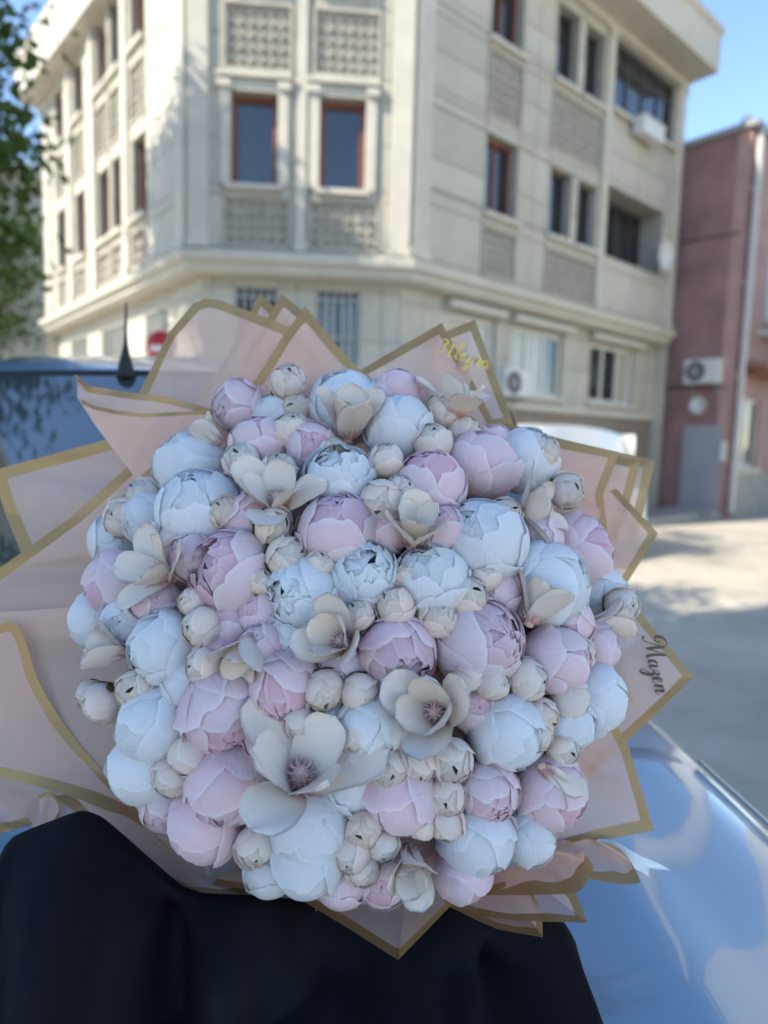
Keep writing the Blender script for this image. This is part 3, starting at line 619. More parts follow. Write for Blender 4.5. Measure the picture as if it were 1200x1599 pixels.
def car(name, label, loc, rz, paint, sc=1.0, wtop=.8):
    e = empty(name, loc, rz); e.scale = (sc, sc, sc); tag(e, label, 'car')
    ys = [-.90, -.885, -.87, -.84, -.80, -.74, -.68, -.55, -.4, -.2, 0, .15, .30, .6, 1.0, 1.5, 2.0, 2.6, 3.0, 3.25, 3.34, 3.42, 3.46, 3.48]
    rows = []
    for y in ys:
        h = section(y); rows.append([(-x, y, z) for x, z in h[::-1]] + [(x, y, z) for x, z in h[1:]])
    m = MB(); m.grid(rows); m.fan(rows[0]); m.fan(rows[-1][::-1]); m.build('body', paint, e)
    # bonnet: its own pressed panel a few millimetres proud of the wings, with folded edges and two soft ribs
    rows = []
    for k in range(25):
        y = -.74 + (.17+.74)*k/24; h = section(y); w = 1.04*interp(CAR, y)[0]; row = []
        for i in range(41):
            t = -1+2*i/40; x = t*.925*w; ax = abs(x)
            for (x0, z0), (x1, z1) in zip(h, h[1:]):
                if x0 <= ax <= x1: z = z0+(z1-z0)*(ax-x0)/(x1-x0); break
            z += .008 + .010*exp(-((abs(t)-.62)/.07)**2)
            if i in (0, 40): z -= .012
            if k in (0, 24): z -= .01
            row.append((x, y, z))
        rows.append(row)
    m = MB(); m.grid(rows); m.build('bonnet', paint, e)
    # bright metal strip in place of the shine along each bonnet edge
    for s in (-1, 1):
        m = MB(); m.tube([(s*1.04*.945*interp(CAR, y)[0], y, interp(CAR, y)[1]+.013) for y in [-.7+.09*k for k in range(10)]], .004, 6); m.build('edge_shine', M['chrome'], e)
    # windscreen
    def scr(u, v, o=0.0):
        x = u*(.82+(.70-.82)*v); yb = .15+.16*u*u; yt = .77+.075*u*u
        y = yb+(yt-yb)*v; z = 1.0+(1.765-.018*u*u-1.0)*v
        return Vector((x, y, z)) + Vector((0, -.76, .62))*o
    g = lambda u0, u1, v0, v1, o, n=24, k=10: [[scr(u0+(u1-u0)*i/n, v0+(v1-v0)*j/k, o) for i in range(n+1)] for j in range(k+1)]
    m = MB(); m.grid(g(-1, 1, 0, 1, 0.0)); m.build('windscreen_seal', M['rubber'], e)
    m = MB(); m.grid(g(-.955, .955, .05, .972, .006)); ws = m.build('windscreen', M['carglass'], e)
    for sx, l in ((-.5, .62), (.12, .62)):
        m = MB(); m.tube([scr(sx, .02, .02), scr(sx+.3, .06, .03), scr(sx+l, .1, .03)], [.012, .009, .006], 6); m.build('wiper', M['rubber'], e)
    # roof panel
    def roof(u, v):
        hw = .70+.02*sin(pi*v)-.05*v; y = .77+.075*u*u*(1-v)+(3.05-.77)*v-.06*u*u*v
        z = 1.742-.055*abs(u)**2.4 + .045*(1-(2*v-.9)**2 if v < .95 else 1-(2*v-.9)**2)*1.0
        z0 = 1.765-.018*abs(u)**2.0; return Vector((u*hw, y, z0 + .10*(1-exp(-v/.11))*(1-v**3)))
    m = MB(); m.grid([[roof(-1+i/12, (j/26)**1.6) for i in range(25)] for j in range(27)]); m.build('roof', paint, e)
    for s in (-1, 1):
        belt = lambda v: Vector((s*(.885-.03*v), .32+(3.12-.32)*v, .985+.03*v))
        top = lambda v: roof(s, v)
        side = [[belt(v).lerp(top(v), t)+Vector((s*.02*sin(pi*t), 0, 0)) for v in [k/20 for k in range(21)]] for t in [j/6 for j in range(7)]]
        m = MB(); m.grid(side); m.build('side_frame', paint, e)
        for v0, v1 in ((.05, .34), (.37, .66), (.69, .93)):
            gl = [[belt(v).lerp(top(v), t)+Vector((s*(.02*sin(pi*t)+.006), 0, 0)) for v in [v0+(v1-v0)*k/8 for k in range(9)]] for t in [.08+wtop*j/5 for j in range(6)]]
            m = MB(); m.grid(gl); m.build('side_window', M['carglass'], e)
        hd = MB(); hd.box(s*.94-.012, s*.94+.012, .95, 1.13, .80, .825); hd.build('door_handle', M['chrome'], e)
        mm = MB(); mm.lathe([(0.001, -.12), (.07, -.11), (.1, -.02), (.09, .08), (0.001, .11)], lambda x, y, z: (s*(.955+y*.55), .62+z*1.0, 1.07+x*.8), 14); mo = mm.build('door_mirror', paint, e)
        mm = MB(); mm.tube([(s*.88, .52, 1.0), (s*.91, .53, 1.03), (s*.94, .56, 1.05)], .025, 6); mm.build('mirror_stalk', M['rubber'], mo)
        hl = MB(); hl.grid([[(s*(.44+.30*t), -.885+.07*t**2*1.6+.012*(1-2*j), .60+.13*j+.02*t) for t in (0, .25, .5, .75, 1)] for j in (0, .5, 1)]); hl.build('headlight', M['lamp'], e)
        tl = MB(); tl.box(s*.74-.08, s*.74+.08, 3.42, 3.485, .66, .9); tl.build('tail_light', M['redlamp'], e)
        for y in (-.12, 2.62):
            wz = .345; T = lambda x, yy, z: (s*(.80+z), y+x, wz+yy)
            ar = MB(); ar.lathe([(.40, .118), (.40, .136), (.001, .136)], T, 28); ar.build('wheel_arch', M['rubber'], e)
            ty = MB(); ty.lathe([(.21, .02), (.30, .0), (.34, .03), (.345, .09), (.34, .15), (.30, .175), (.21, .165)], T, 28); wo = ty.build('wheel', M['rubber'], e)
            ri = MB(); ri.lathe([(.215, .165), (.2, .15), (.08, .145), (.06, .165), (.001, .168)], T, 24); ri.build('rim', M['rim'], wo)
            for k in range(5):
                a = 2*pi*k/5; sp = MB(); sp.tube([T(.05*cos(a), .05*sin(a), .16), T(.2*cos(a), .2*sin(a), .162)], .018, 6); sp.build('spoke', M['rim'], wo)
    rg = [[Vector((u*.70, 3.07+.10*(1-v)-.06*u*u, 1.04+.62*v)) for u in [-1+k/6 for k in range(13)]] for v in (0, .5, 1)]
    m = MB(); m.grid(rg); m.build('rear_window', M['carglass'], e)
    m = MB(); m.grid([[Vector((u*.84, 3.12+.05*(1-v)-.06*u*u, .99+.76*v)) for u in [-1+k/6 for k in range(13)]] for v in (0, .5, 1)]); m.build('tailgate', paint, e)
    m = MB(); m.box(-.38, .38, -.915, -.86, .50, .66); gr = m.build('grille', M['rubber'], e)
    for k in range(5):
        m = MB(); m.box(-.37, .37, -.922, -.912, .515+k*.031, .522+k*.031); m.build('grille_bar', M['chrome'], gr)
    m = MB(); m.tube([(-.86, -.62, .42), (-.70, -.87, .42), (-.3, -.93, .42), (.3, -.93, .42), (.70, -.87, .42), (.86, -.62, .42)], .075, 10); m.build('bumper', paint, e)
    m = MB(); m.box(-.26, .26, -1.02, -1.008, .36, .47); m.build('number_plate', M['signwhite'], e)
    return e
blue = car('parked_car', 'pale blue car carrying the bouquet on its bonnet', (-0.21, 1.06, 0), radians(10), M['bluepaint'])
def antenna():
    m = MB(); T = lambda x, y, z: (x*.7-.335+.02*max(0, z-.08), y*.9+.765, z*.78+1.74)
    m.lathe([(.001, 0), (.034, .0), (.033, .012), (.024, .045), (.014, .08), (.008, .11), (.0055, .14), (.004, .215), (.003, .24), (0.0005, .243)], T, 14)
    o = m.build('antenna', M['rubber'], blue)
antenna()
white = car('white_car', 'white car parked in the sun before the cream building, mostly hidden by the paper', (3.75, 9.55, 0), radians(42-90), M['whitepaint'], 1.0, .52)
white.location = (0.72, 8.25, 0)
# ------------------------------------------------------------------ person in black: the sleeve and front of the robe under the bouquet
def person():
    top = [(-160, 1420), (-90, 1400), (-30, 1372), (4, 1345), (14, 1312), (45, 1298), (95, 1278), (122, 1269), (140, 1274), (180, 1308), (230, 1352), (272, 1388), (310, 1401), (380, 1404), (460, 1410),
           (540, 1422), (620, 1432), (700, 1420), (760, 1428), (830, 1436), (884, 1440), (893, 1470)]
    def ytop(x):
        for a, b in zip(top, top[1:]):
            if a[0] <= x <= b[0]: return a[1]+(b[1]-a[1])*(x-a[0])/(b[0]-a[0])
        return top[-1][1]
    e = empty('person', (-0.1, 0.45, 0)); tag(e, 'person in a loose black robe holding the bouquet from below, only sleeve and front seen', 'person')
    r = random.Random(4); xs = [-160+(893+160)*i/90 for i in range(91)]
    ph = [r.uniform(0, 6) for _ in range(6)]
    def fold(x, t):                                            # hanging pleats that open downwards
        a = .5*sin(x*.021+ph[0]+1.1*t)+.3*sin(x*.043+ph[1]-1.6*t)+.2*sin(x*.011+ph[2])+.13*sin(x*.085+2.5*t+ph[3])
        bend = exp(-((x-250-90*t)/60)**2)*-.9 + exp(-((x-120-20*t)/70)**2)*.9 + exp(-((x-740-50*t)/28)**2)*-.6 + exp(-((x-800-80*t)/40)**2)*.5+ exp(-((x-560-120*t)/90)**2)*.5
        tri = lambda q: 2*abs((q/6.283) % 1-.5)*2-1
        return a*.45+.55*tri(x*.024+1.5*t+ph[5])*(.4+.6*t)+.3*tri(x*.051-2.2*t+ph[0])+bend+.35*(1-abs(sin(x*.016+1.3*t+ph[4])))**3
    rows = []
    # rear side, falling away behind the silhouette down to the bonnet
    prof_back = [(.16, -.20), (.10, -.13), (.055, -.05), (.02, -.012)]
    base = []
    for x in xs:
        lean = max(0, min(1, (x+160)/350)); lean2 = max(0, min(1, (x-400)/110)); Y = .60+.112*lean+.062*lean2*lean2*(3-2*lean2)
        base.append(at_y(x, ytop(x), Y))
    def sm(a): return a
    for dy, dz in prof_back:
        rows.append([p+Vector((0, dy, dz)) for p in base])
    rows.append(base)
    for k in range(1, 26):
        t = k/25; row = []
        for x, p in zip(xs, base):
            amt = min(1, t*3.0); f = fold(x, t)
            y = p.y - .012*sin(min(1, t*5)*pi/2) - .17*t - .07*f*amt
            drop = .012*t*4+ .42*max(0, t-.35)**1.5 + .055*t
            # the cloth spreads sideways at the right-hand edge, as in a hanging skirt
            xx = p.x*(1-.10*t) + (.006*t if x > 700 else 0) + .010*f*amt
            zz = p.z - drop*(1.0 if x > 300 else .9) - .004*f*amt
            if y > .2: zz = max(zz, .985+.02*(y-.5)+.012*f)
            row.append(Vector((xx, y, zz)))
        rows.append(row)
    last = rows[-1]
    for k in range(1, 9):                                      # skirt down to the shoes
        t = k/8; rows.append([Vector((q.x*(1-.15*t), q.y-.03*t-.02*sin(i*.35)*t, q.z*(1-t)+.03*t)) for i, q in enumerate(last)])
    o = e.location
    m = MB(); m.grid([[p-o for p in row] for row in rows])
    ob = m.build('robe', M['robe'], e)
    for s in (0, -1):                                          # close the right-hand side
        pass
    md = ob.modifiers.new('thickness', 'SOLIDIFY'); md.thickness = .004; md.offset = -1
    sb = ob.modifiers.new('smooth', 'SUBSURF'); sb.levels = 1; sb.render_levels = 1
person()

# ------------------------------------------------------------------ bouquet
BQ = empty('bouquet', (-0.05, 0.95, 0.93))
tag(BQ, 'huge round bouquet of white and pink peonies with cream magnolias in gold edged pink paper', 'bouquet')
BO = Vector(BQ.location)
EC = Vector((-.042, .865, 1.315)); TILT = radians(24)
EN = Vector((0, -cos(TILT), sin(TILT))); ET = Vector((0, sin(TILT), cos(TILT))); EX = Vector((1, 0, 0))
EA, EB, ECC = .335, .335, .20
def n1(x, s): return sin(x*1.7+s)*.46+sin(x*3.1+s*2.3)*.28+sin(x*6.7+s*1.3)*.18+sin(x*11.3+s*3.7)*.10
def make_mesh(name, V, F, UV, mt):
    me = bpy.data.meshes.new(name); me.from_pydata(V, [], F); me.update()
    uvl = me.uv_layers.new(name='UVMap'); idx = np.empty(len(me.loops), dtype=np.int32); me.loops.foreach_get('vertex_index', idx)
    uvl.data.foreach_set('uv', np.array(UV, dtype=np.float32)[idx].ravel()); me.polygons.foreach_set('use_smooth', [True]*len(me.polygons))
    me.materials.append(mt); return me
def shell(az0, R, W, phimax, lift=0.03, tw=0.05, seed=0., nu=12, nv=12, ruff=.05, tipcurl=0.0, round_=.20, crumple=.02, zs=1.0, phi0=.12, dent=0.0):
    """one petal: a patch of a ball from the stem (below) up towards the tip, with a rounded ragged edge"""
    V = []; UV = []; F = []
    for j in range(nv+1):
        v = j/nv
        for i in range(nu+1):
            u = -1+2*i/nu
            e = 1-round_*abs(u)**2.6 + ruff*n1(u*3.2, seed) - dent*exp(-(u/.16)**2)
            ph = phi0+(phimax-phi0)*v*(1+(e-1)*v)
            az = az0+u*W*(1-.18*v**4)
            r = R*(1+lift*v**3+tw*u*(.3+.7*v)+tipcurl*max(0, v-.72)**1.5*4+crumple*(n1(u*4+v*2, seed+1)*.6+n1(v*7-u*3, seed+2)*.4)*(.3+v)+.035*abs(u)**5*v)
            if W > 3:
                V.append((r*sin(ph)*cos(az), r*sin(ph)*sin(az), -r*cos(ph)*zs))
            else:                                             # width measured along the ball, so the petal keeps a broad round tip
                al = u*W*(.30+.70*min(1, v*2.0)); c_ = cos(al); s_ = sin(al)
                V.append((r*(c_*sin(ph)*cos(az0)-s_*sin(az0)), r*(c_*sin(ph)*sin(az0)+s_*cos(az0)), -r*c_*cos(ph)*zs))
            UV.append((u*.5+.5, v))
    for j in range(nv):
        for i in range(nu):
            a = j*(nu+1)+i; F.append((a, a+1, a+nu+2, a+nu+1))
    return V, F, UV
def merge(parts):
    V, F, UV = [], [], []
    for v, f, u in parts:
        n = len(V); V += v; UV += u; F += [tuple(i+n for i in q) for q in f]
    return V, F, UV
def peony_proto(kind, seed, petal_m, core_m, bud=False):
    r = random.Random(seed); S = lambda: r.uniform(0, 50)
    petals = []; core = []
    if bud:
        dp = {0: 0, 1: -8, 2: -22}[kind]
        for k in range(4): petals.append(shell(2*pi*k/4+r.uniform(-.2, .2), .96+.01*(k % 2), .92, radians(158+dp+r.uniform(-10, 8)), .0, .03, S(), 13, 12, .04, .03, .32, .012))
        for k in range(3): petals.append(shell(2*pi*k/3+.6+r.uniform(-.3, .3), 1.01, .9, radians(r.uniform(95, 130)), .015, .03, S(), 13, 11, .05, r.choice((.03, .06, .2)), .36, .012))
        for k in range(5): core.append(shell(2*pi*k/5+.4, .92-.012*k, .75, radians(170+dp*.8+r.uniform(-5, 5)), 0, .03, S(), 10, 10, .06, .03, .3, .02))
        core.append(shell(0, .86, pi, radians(180), 0, 0, S(), 18, 12, .0, 0, 0, .03))
    else:
        # outer guard petals, then two rows wrapping the ball, then a ruffled heart
        o_phi, m_phi, i_phi = {0: (104, 146, 172), 1: (122, 156, 178), 2: (86, 124, 150), 3: (108, 138, 160)}[kind]
        no = (4, 4, 4, 5)[kind]; nm = (4, 4, 5, 4)[kind]
        for k in range(nm): petals.append(shell(2*pi*k/nm+r.uniform(-.2, .2), .945+.012*(k % 2), r.uniform(.9, 1.05), radians(m_phi+r.uniform(-12, 10)), .0, .03, S(), 16, 14, .035, .0, .30, .014, dent=r.choice((0, .04, .07))))
        for k in range(no): petals.append(shell(2*pi*k/no+.5+r.uniform(-.25, .25), 1.0, r.uniform(.8, .98), radians(o_phi+r.uniform(-14, 14)), .015, .03, S(), 16, 13, .04, r.choice((0, .05, .12)), .32, .013, dent=r.choice((0, .05, .08))))
        for k in range(5): core.append(shell(2*pi*k/5+r.uniform(-.2, .2), .90-.012*k, .85, radians(i_phi+r.uniform(-8, 6)), .0, .03, S(), 12, 12, .06, .03, .30, .02, dent=r.choice((0, .06))))
        for k in range(9): core.append(shell(2*pi*k/9+r.uniform(-.3, .3), r.uniform(.72, .86), r.uniform(.4, .6), radians(min(176, i_phi+r.uniform(2, 20))), 0, .05, S(), 11, 11, .11, .06, .3, .05, dent=r.choice((0, .1))))
        core.append(shell(0, {0: .83, 1: .86, 2: .70, 3: .78}[kind], pi, radians(180), 0, 0, S(), 22, 14, .0, 0, 0, .05))
    return [make_mesh('petal', *p, petal_m) for p in petals], make_mesh('heart', *merge(core), core_m)
def magnolia_petal(az, L, Wm, a0, a1, kap, seed, thick=.017, nu=12, nv=13, fold=0.0, tipback=0.0):
    front = []; r = random.Random(int(seed*1000) & 0xffff)
    rho, z = .05, 0.0; cl = []
    for j in range(nv+1):
        s = j/nv; al = a0+(a1-a0)*s+tipback*max(0, s-.65)**2*6
        cl.append((rho, z, al)); rho += L/nv*sin(al); z += L/nv*cos(al)
    V = []; UV = []; F = []
    for side in (0, 1):
        for j in range(nv+1):
            s = j/nv; rho, z, al = cl[j]
            w = Wm*(.24*(1-s)**2+1.12*s**.62*sqrt(max(0, 1-s**3.6)))*(1+.03*n1(s*5, seed))
            for i in range(nu+1):
                u = -1+2*i/nu; x = u*w
                off = kap*x*x+fold*u*w*(s**2)+.02*n1(u*2+s*3, seed+3)*s + .05*(abs(u)**6)*s*n1(s*4+u, seed)
                edge = 1-abs(u)**8 if 0 < j < nv else 0
                off -= side*thick*(.35+.65*min(1, 6*(1-abs(u))+.0))*(1 if s < .97 else .5)
                # inward normal of the centre line lies towards the axis
                rr = rho-cos(al)*off; zz = z+sin(al)*off; xx = x*(1-.12*kap*kap*x*x)
                V.append((rr*cos(az)-xx*sin(az), rr*sin(az)+xx*cos(az), zz)); UV.append((u*.5+.5, s))
    n = (nv+1)*(nu+1)
    for j in range(nv):
        for i in range(nu):
            a = j*(nu+1)+i; F.append((a, a+1, a+nu+2, a+nu+1)); F.append((n+a, n+a+nu+1, n+a+nu+2, n+a+1))
    rim = [j*(nu+1) for j in range(nv+1)] + [nv*(nu+1)+i for i in range(1, nu+1)] + [j*(nu+1)+nu for j in range(nv-1, -1, -1)]
    for a, b in zip(rim, rim[1:]): F.append((a, a+n, b+n, b))
    return V, F, UV
def magnolia_proto(kind, seed):
    r = random.Random(seed); out = []
    op = {0: (.55, 1.05, .62), 1: (.35, .72, .8), 2: (.7, 1.25, .5), 3: (.2, .45, .95)}[kind]   # start angle, end angle, cupping
    for k in range(3): out.append(magnolia_petal(2*pi*k/3+r.uniform(-.15, .15), 1.12*r.uniform(1.0, 1.16), .46, op[0]*1.5, op[1]+r.uniform(-.1, .25), op[2]*.75, r.uniform(1, 40), fold=r.uniform(-.12, .12), tipback=r.uniform(-.3, .5)))
    for k in range(3): out.append(magnolia_petal(2*pi*k/3+1.05+r.uniform(-.15, .15), 1.0*r.uniform(1.0, 1.16), .42, op[0]*.7, op[1]*.62+r.uniform(-.12, .2), op[2]*1.15, r.uniform(1, 40), fold=r.uniform(-.12, .12), tipback=r.uniform(-.5, .2)))
    pm = [make_mesh('petal', *p, M['mag_petal']) for p in out]
    m = MB(); m.lathe([(.001, -.12), (.12, -.08), (.10, .05), (.13, .2), (.10, .34), (.05, .43), (.001, .46)], None, 12)
    for k in range(46):                                       # stamens curling off the cone
        t = k/46; z = .04+.38*t; a = k*2.4; R = .13-.06*t; c, s_ = cos(a), sin(a); ln = .15*(1-.45*t)
        m.tube([(R*.8*c, R*.8*s_, z), ((R+ln*.6)*c, (R+ln*.6)*s_, z+.02), ((R+ln)*c, (R+ln)*s_, z+.10)], [.016, .014, .005], 5, cap=False)
    return pm, m.mesh('cone')
PROTO = {}
for c, pm, cm in (('W', M['white_petal'], M['white_core']), ('P', M['pink_petal'], M['pink_core'])):
    for k in range(4): PROTO[c, k] = peony_proto(k, 100+k*7+(50 if c == 'P' else 0), pm, cm)
for k in range(3): PROTO['B', k] = peony_proto(k, 300+k*5, M['bud_petal'], M['bud_core'], bud=True)
for k in range(4): PROTO['M', k] = magnolia_proto(k, 400+k*9)
def sepal_mesh():
    m = MB()
    for k in range(5):
        v, f, u = shell(2*pi*k/5, 1.04, .42, radians(62), .02, 0, k*3., 6, 6, .0, .1, .75, .01); n = len(m.v); m.v += v; m.f += [tuple(i+n for i in q) for q in f]; m.sm += [True]*len(f)
    m.tube([(0, 0, -.95), (.05, 0, -1.4), (.1, .05, -1.9)], [.13, .09, .08], 7)
    me = m.mesh('sepals'); me.materials.append(M['sepal']); return me
SEP = sepal_mesh()
frng = random.Random(21)
def flower(kind, x, y, rp, ang=None, tilt=None, var=None, push=.25, sq=1.0):
    """x, y, rp: centre and radius measured on the photograph; ang / tilt: where its tip points"""
    d = ray(x, y); dn = d.normalized()
    o = CAM-EC; A = Vector((o.dot(EX)/EA, o.dot(ET)/EB, o.dot(EN)/ECC)); D = Vector((d.dot(EX)/EA, d.dot(ET)/EB, d.dot(EN)/ECC))
    a, b, c = D.dot(D), A.dot(D), A.dot(A)-1
    disc = b*b-a*c
    t = (-b-sqrt(disc))/a if disc > 0 else -b/a
    p = CAM+d*t
    q = p-EC; nn = (EX*(q.dot(EX)/EA**2)+ET*(q.dot(ET)/EB**2)+EN*(q.dot(EN)/ECC**2)).normalized()
    if nn.dot(-dn) < -.05: nn = (nn-dn*(nn.dot(dn)+.05)).normalized()
    R = rp*{'W': 1.11, 'P': 1.11, 'B': 1.04, 'M': 1.24}[kind]/FPX*(p-CAM).dot(FWD)
    if ang is None: axis = nn
    else:
        side = RIGHT*cos(radians(ang))+UP*sin(radians(ang)); axis = -dn*cos(radians(tilt))+side*sin(radians(tilt))
    axis = (axis+Vector((frng.gauss(0, .06), frng.gauss(0, .06), frng.gauss(0, .06)))).normalized()
    if kind == 'M': pos = p - axis*R*.36 - dn*(.32*R)
    else: pos = p + dn*R*push
    nv = 4 if kind in 'WPM' else 3
    v = var if var is not None else frng.randrange(nv)
    pm, core = PROTO[kind, v]
    nm = {'W': 'peony', 'P': 'peony', 'B': 'flower_bud', 'M': 'magnolia'}[kind]
    ob = link(nm, core, BQ)
    if kind == 'M' and not core.materials: core.materials.append(M['stamen'])
    quat = axis.to_track_quat('Z', 'Y') @ Matrix.Rotation(frng.uniform(0, 2*pi), 3, 'Z').to_quaternion()
    ob.rotation_mode = 'QUATERNION'; ob.rotation_quaternion = quat; ob.location = pos-BO
    s = R*(1.0 if kind != 'M' else 1.02); ob.scale = (s*frng.uniform(.96, 1.05), s*frng.uniform(.96, 1.05), s*sq)
    for me in pm: link('petal', me, ob)
    if kind == 'B': link('sepals', SEP, ob)
    ob['label'] = {'W': 'white peony bloom', 'P': 'pale pink peony bloom', 'B': 'small cream round bud', 'M': 'cream magnolia bloom'}[kind]
    return ob
PEONIES = [('W', 540, 635, 58, 95, 70, 0), ('P', 622, 612, 36, 80, 75, 0), ('W', 622, 670, 50, 100, 70, 1), ('W', 298, 727, 56, 130, 70, 0), ('W', 311, 798, 66, 110, 55, 0),
    ('P', 405, 693, 44, 100, 60, 1), ('W', 530, 750, 56, 95, 55, 2), ('P', 672, 760, 54, 85, 50, 0), ('P', 753, 726, 52, 60, 70, 1), ('W', 822, 718, 50, 50, 60, 0),
    ('P', 528, 832, 62, 80, 50, 0), ('P', 903, 862, 56, 10, 75, 3), ('W', 751, 848, 66, 110, 45, 0), ('W', 852, 912, 62, 20, 60, 1), ('P', 184, 915, 52, 200, 60, 0),
    ('P', 362, 895, 66, 160, 50, 2), ('W', 472, 930, 60, 190, 35, 2), ('W', 570, 900, 54, 80, 30, 2), ('W', 673, 908, 58, 100, 55, 3), ('W', 150, 970, 42, 190, 75, 1),
    ('W', 255, 1013, 56, 190, 60, 3), ('P', 622, 1022, 60, 300, 35, 2), ('P', 748, 1002, 70, 10, 40, 3), ('P', 868, 1030, 52, 10, 60, 1), ('P', 445, 1075, 58, 260, 45, 3),
    ('P', 350, 1112, 63, 300, 60, 3), ('W', 243, 1135, 56, 210, 55, 0), ('W', 228, 1200, 52, 250, 80, 1), ('W', 576, 1140, 52, 260, 45, 0), ('W', 793, 1142, 57, 330, 50, 0),
    ('W', 928, 1090, 50, 350, 65, 1), ('P', 358, 1230, 62, 260, 60, 3), ('P', 322, 1288, 56, 240, 75, 1), ('P', 625, 1245, 54, 270, 60, 1), ('P', 762, 1238, 46, 290, 55, 3),
    ('P', 860, 1236, 56, 320, 65, 0), ('W', 486, 1293, 60, 270, 70, 2), ('W', 482, 1340, 54, 260, 85, 1), ('W', 745, 1312, 56, 290, 60, 0), ('W', 826, 1306, 40, 10, 65, 1), ('P', 725, 1362, 46, 290, 70, 0),
    ('P', 770, 690, 30, 70, 70, 1), ('P', 935, 1010, 34, 0, 70, 1), ('W', 890, 1130, 40, 340, 60, 0), ('P', 300, 870, 36, 150, 50, 1), ('P', 690, 830, 40, 90, 40, 1), ('P', 560, 1190, 34, 260, 40, 1),
    ('P', 410, 1010, 34, 200, 40, 1), ('W', 430, 650, 34, 110, 70, 1)]
for k, x, y, r, a, t, v in PEONIES: flower(k, x, y, r, a, t, v, sq=frng.uniform(.95, 1.1), push=.35)
MAGS = [(545, 660, 58, 85, 60, 1), (432, 775, 62, 95, 45, 0), (248, 890, 60, 150, 50, 0), (648, 832, 56, 85, 55, 1), (832, 795, 56, 15, 75, 0), (715, 628, 50, 80, 80, 0), (530, 1000, 62, 150, 30, 1),
    (388, 1012, 54, 235, 45, 1), (838, 950, 54, 60, 85, 1), (938, 975, 46, 10, 85, 3), (176, 1015, 48, 170, 70, 1), (470, 1205, 92, 75, 38, 0), (678, 1112, 78, 150, 25, 1), (640, 1345, 56, 280, 35, 3),
    (862, 1212, 48, 320, 95, 3), (335, 683, 38, 140, 80, 3)]
for x, y, r, a, t, v in MAGS: flower('M', x, y, r, a, t, v)
BUDS = [(450, 596, 27, 80), (462, 640, 26, 90), (456, 674, 31, 85), (377, 719, 29, 120), (434, 735, 28, 95), (428, 823, 29, 0), (449, 870, 31, 20), (603, 719, 28, 85), (598, 785, 34, 270), (628, 768, 26, 60), (694, 641, 28, 60),
    (728, 681, 30, 30), (676, 692, 31, 85), (222, 777, 28, 130), (194, 808, 31, 150), (851, 706, 24, 40), (886, 767, 27, 10), (617, 947, 31, 140), (684, 966, 29, 60), (731, 932, 33, 20), (316, 979, 31, 200), (318, 1040, 28, 190),
    (508, 1079, 31, 280), (562, 1081, 28, 300), (560, 1148, 29, 280), (160, 1100, 31, 220), (212, 1077, 31, 200), (608, 1201, 30, 270), (655, 1195, 27, 270), (706, 1188, 34, 290), (768, 1065, 29, 20), (825, 1062, 31, 350),
    (890, 1094, 31, 340), (846, 1118, 27, 320), (838, 1145, 27, 330), (295, 1180, 31, 220), (268, 1215, 30, 240), (697, 1245, 30, 270), (698, 1285, 28, 270), (400, 1322, 31, 260), (568, 1297, 28, 270), (550, 1332, 31, 260), (566, 1358, 26, 280),
    (972, 945, 26, 10), (140, 1085, 22, 200), (405, 905, 22, 60), (640, 790, 22, 80), (520, 705, 22, 80), (880, 1170, 26, 330), (760, 900, 24, 60), (300, 940, 22, 180), (660, 1290, 22, 270), (500, 880, 24, 60), (560, 960, 24, 120), (790, 800, 24, 40), (350, 800, 24, 120), (470, 1130, 24, 250), (730, 1060, 24, 300), (600, 1320, 24, 270), (440, 1240, 24, 250), (790, 1000, 22, 10), (265, 845, 24, 150), (910, 1020, 24, 0), (640, 900, 22, 80)]
def fillers():
    """deeper blooms wherever the front ones leave a gap"""
    have = [(x, y, r*1.05) for k, x, y, r, *_ in PEONIES] + [(x, y, r*.75) for x, y, r, *_ in MAGS] + [(x, y, r) for x, y, r, a in BUDS]
    k = 0
    for y in range(620, 1380, 16):
        for x in range(150, 970, 16):
            if ((x-548)/400)**2+((y-988)/392)**2 > 1: continue
            if all((x-a)**2+(y-b)**2 > (r+3)**2 for a, b, r in have):
                k += 1; flower('P' if k % 3 else 'W', x, y, 40, 90+frng.uniform(-180, 180), frng.uniform(10, 40), 1, push=.85); have.append((x, y, 34))
fillers()
for x, y, r, a in BUDS: flower('B', x, y, r, a, frng.uniform(25, 60), push=-.15)
def foam():
    rows = []
    for j in range(17):
        th = pi*j/16; row = []
        for i in range(32):
            a = 2*pi*i/32; row.append(EC+EX*(.84*EA*sin(th)*cos(a))+ET*(.84*EB*sin(th)*sin(a))+EN*(.70*ECC*cos(th))-BO)
        rows.append(row)
    m = MB(); m.grid(rows, closed_u=True); m.build('flower_foam', M['foam'], BQ)
    m = MB(); c = EC-EN*.05
    for k in range(14):
        a = 2*pi*k/14; m.tube([c+EX*.1*cos(a)+ET*.08*sin(a)-BO, c-EN*.25+EX*.04*cos(a)+ET*.03*sin(a)-BO, c-EN*.42+EX*.05*cos(a)+ET*.04*sin(a)-BO], .006, 6)
    m.build('stems', M['sepal'], BQ)
foam()

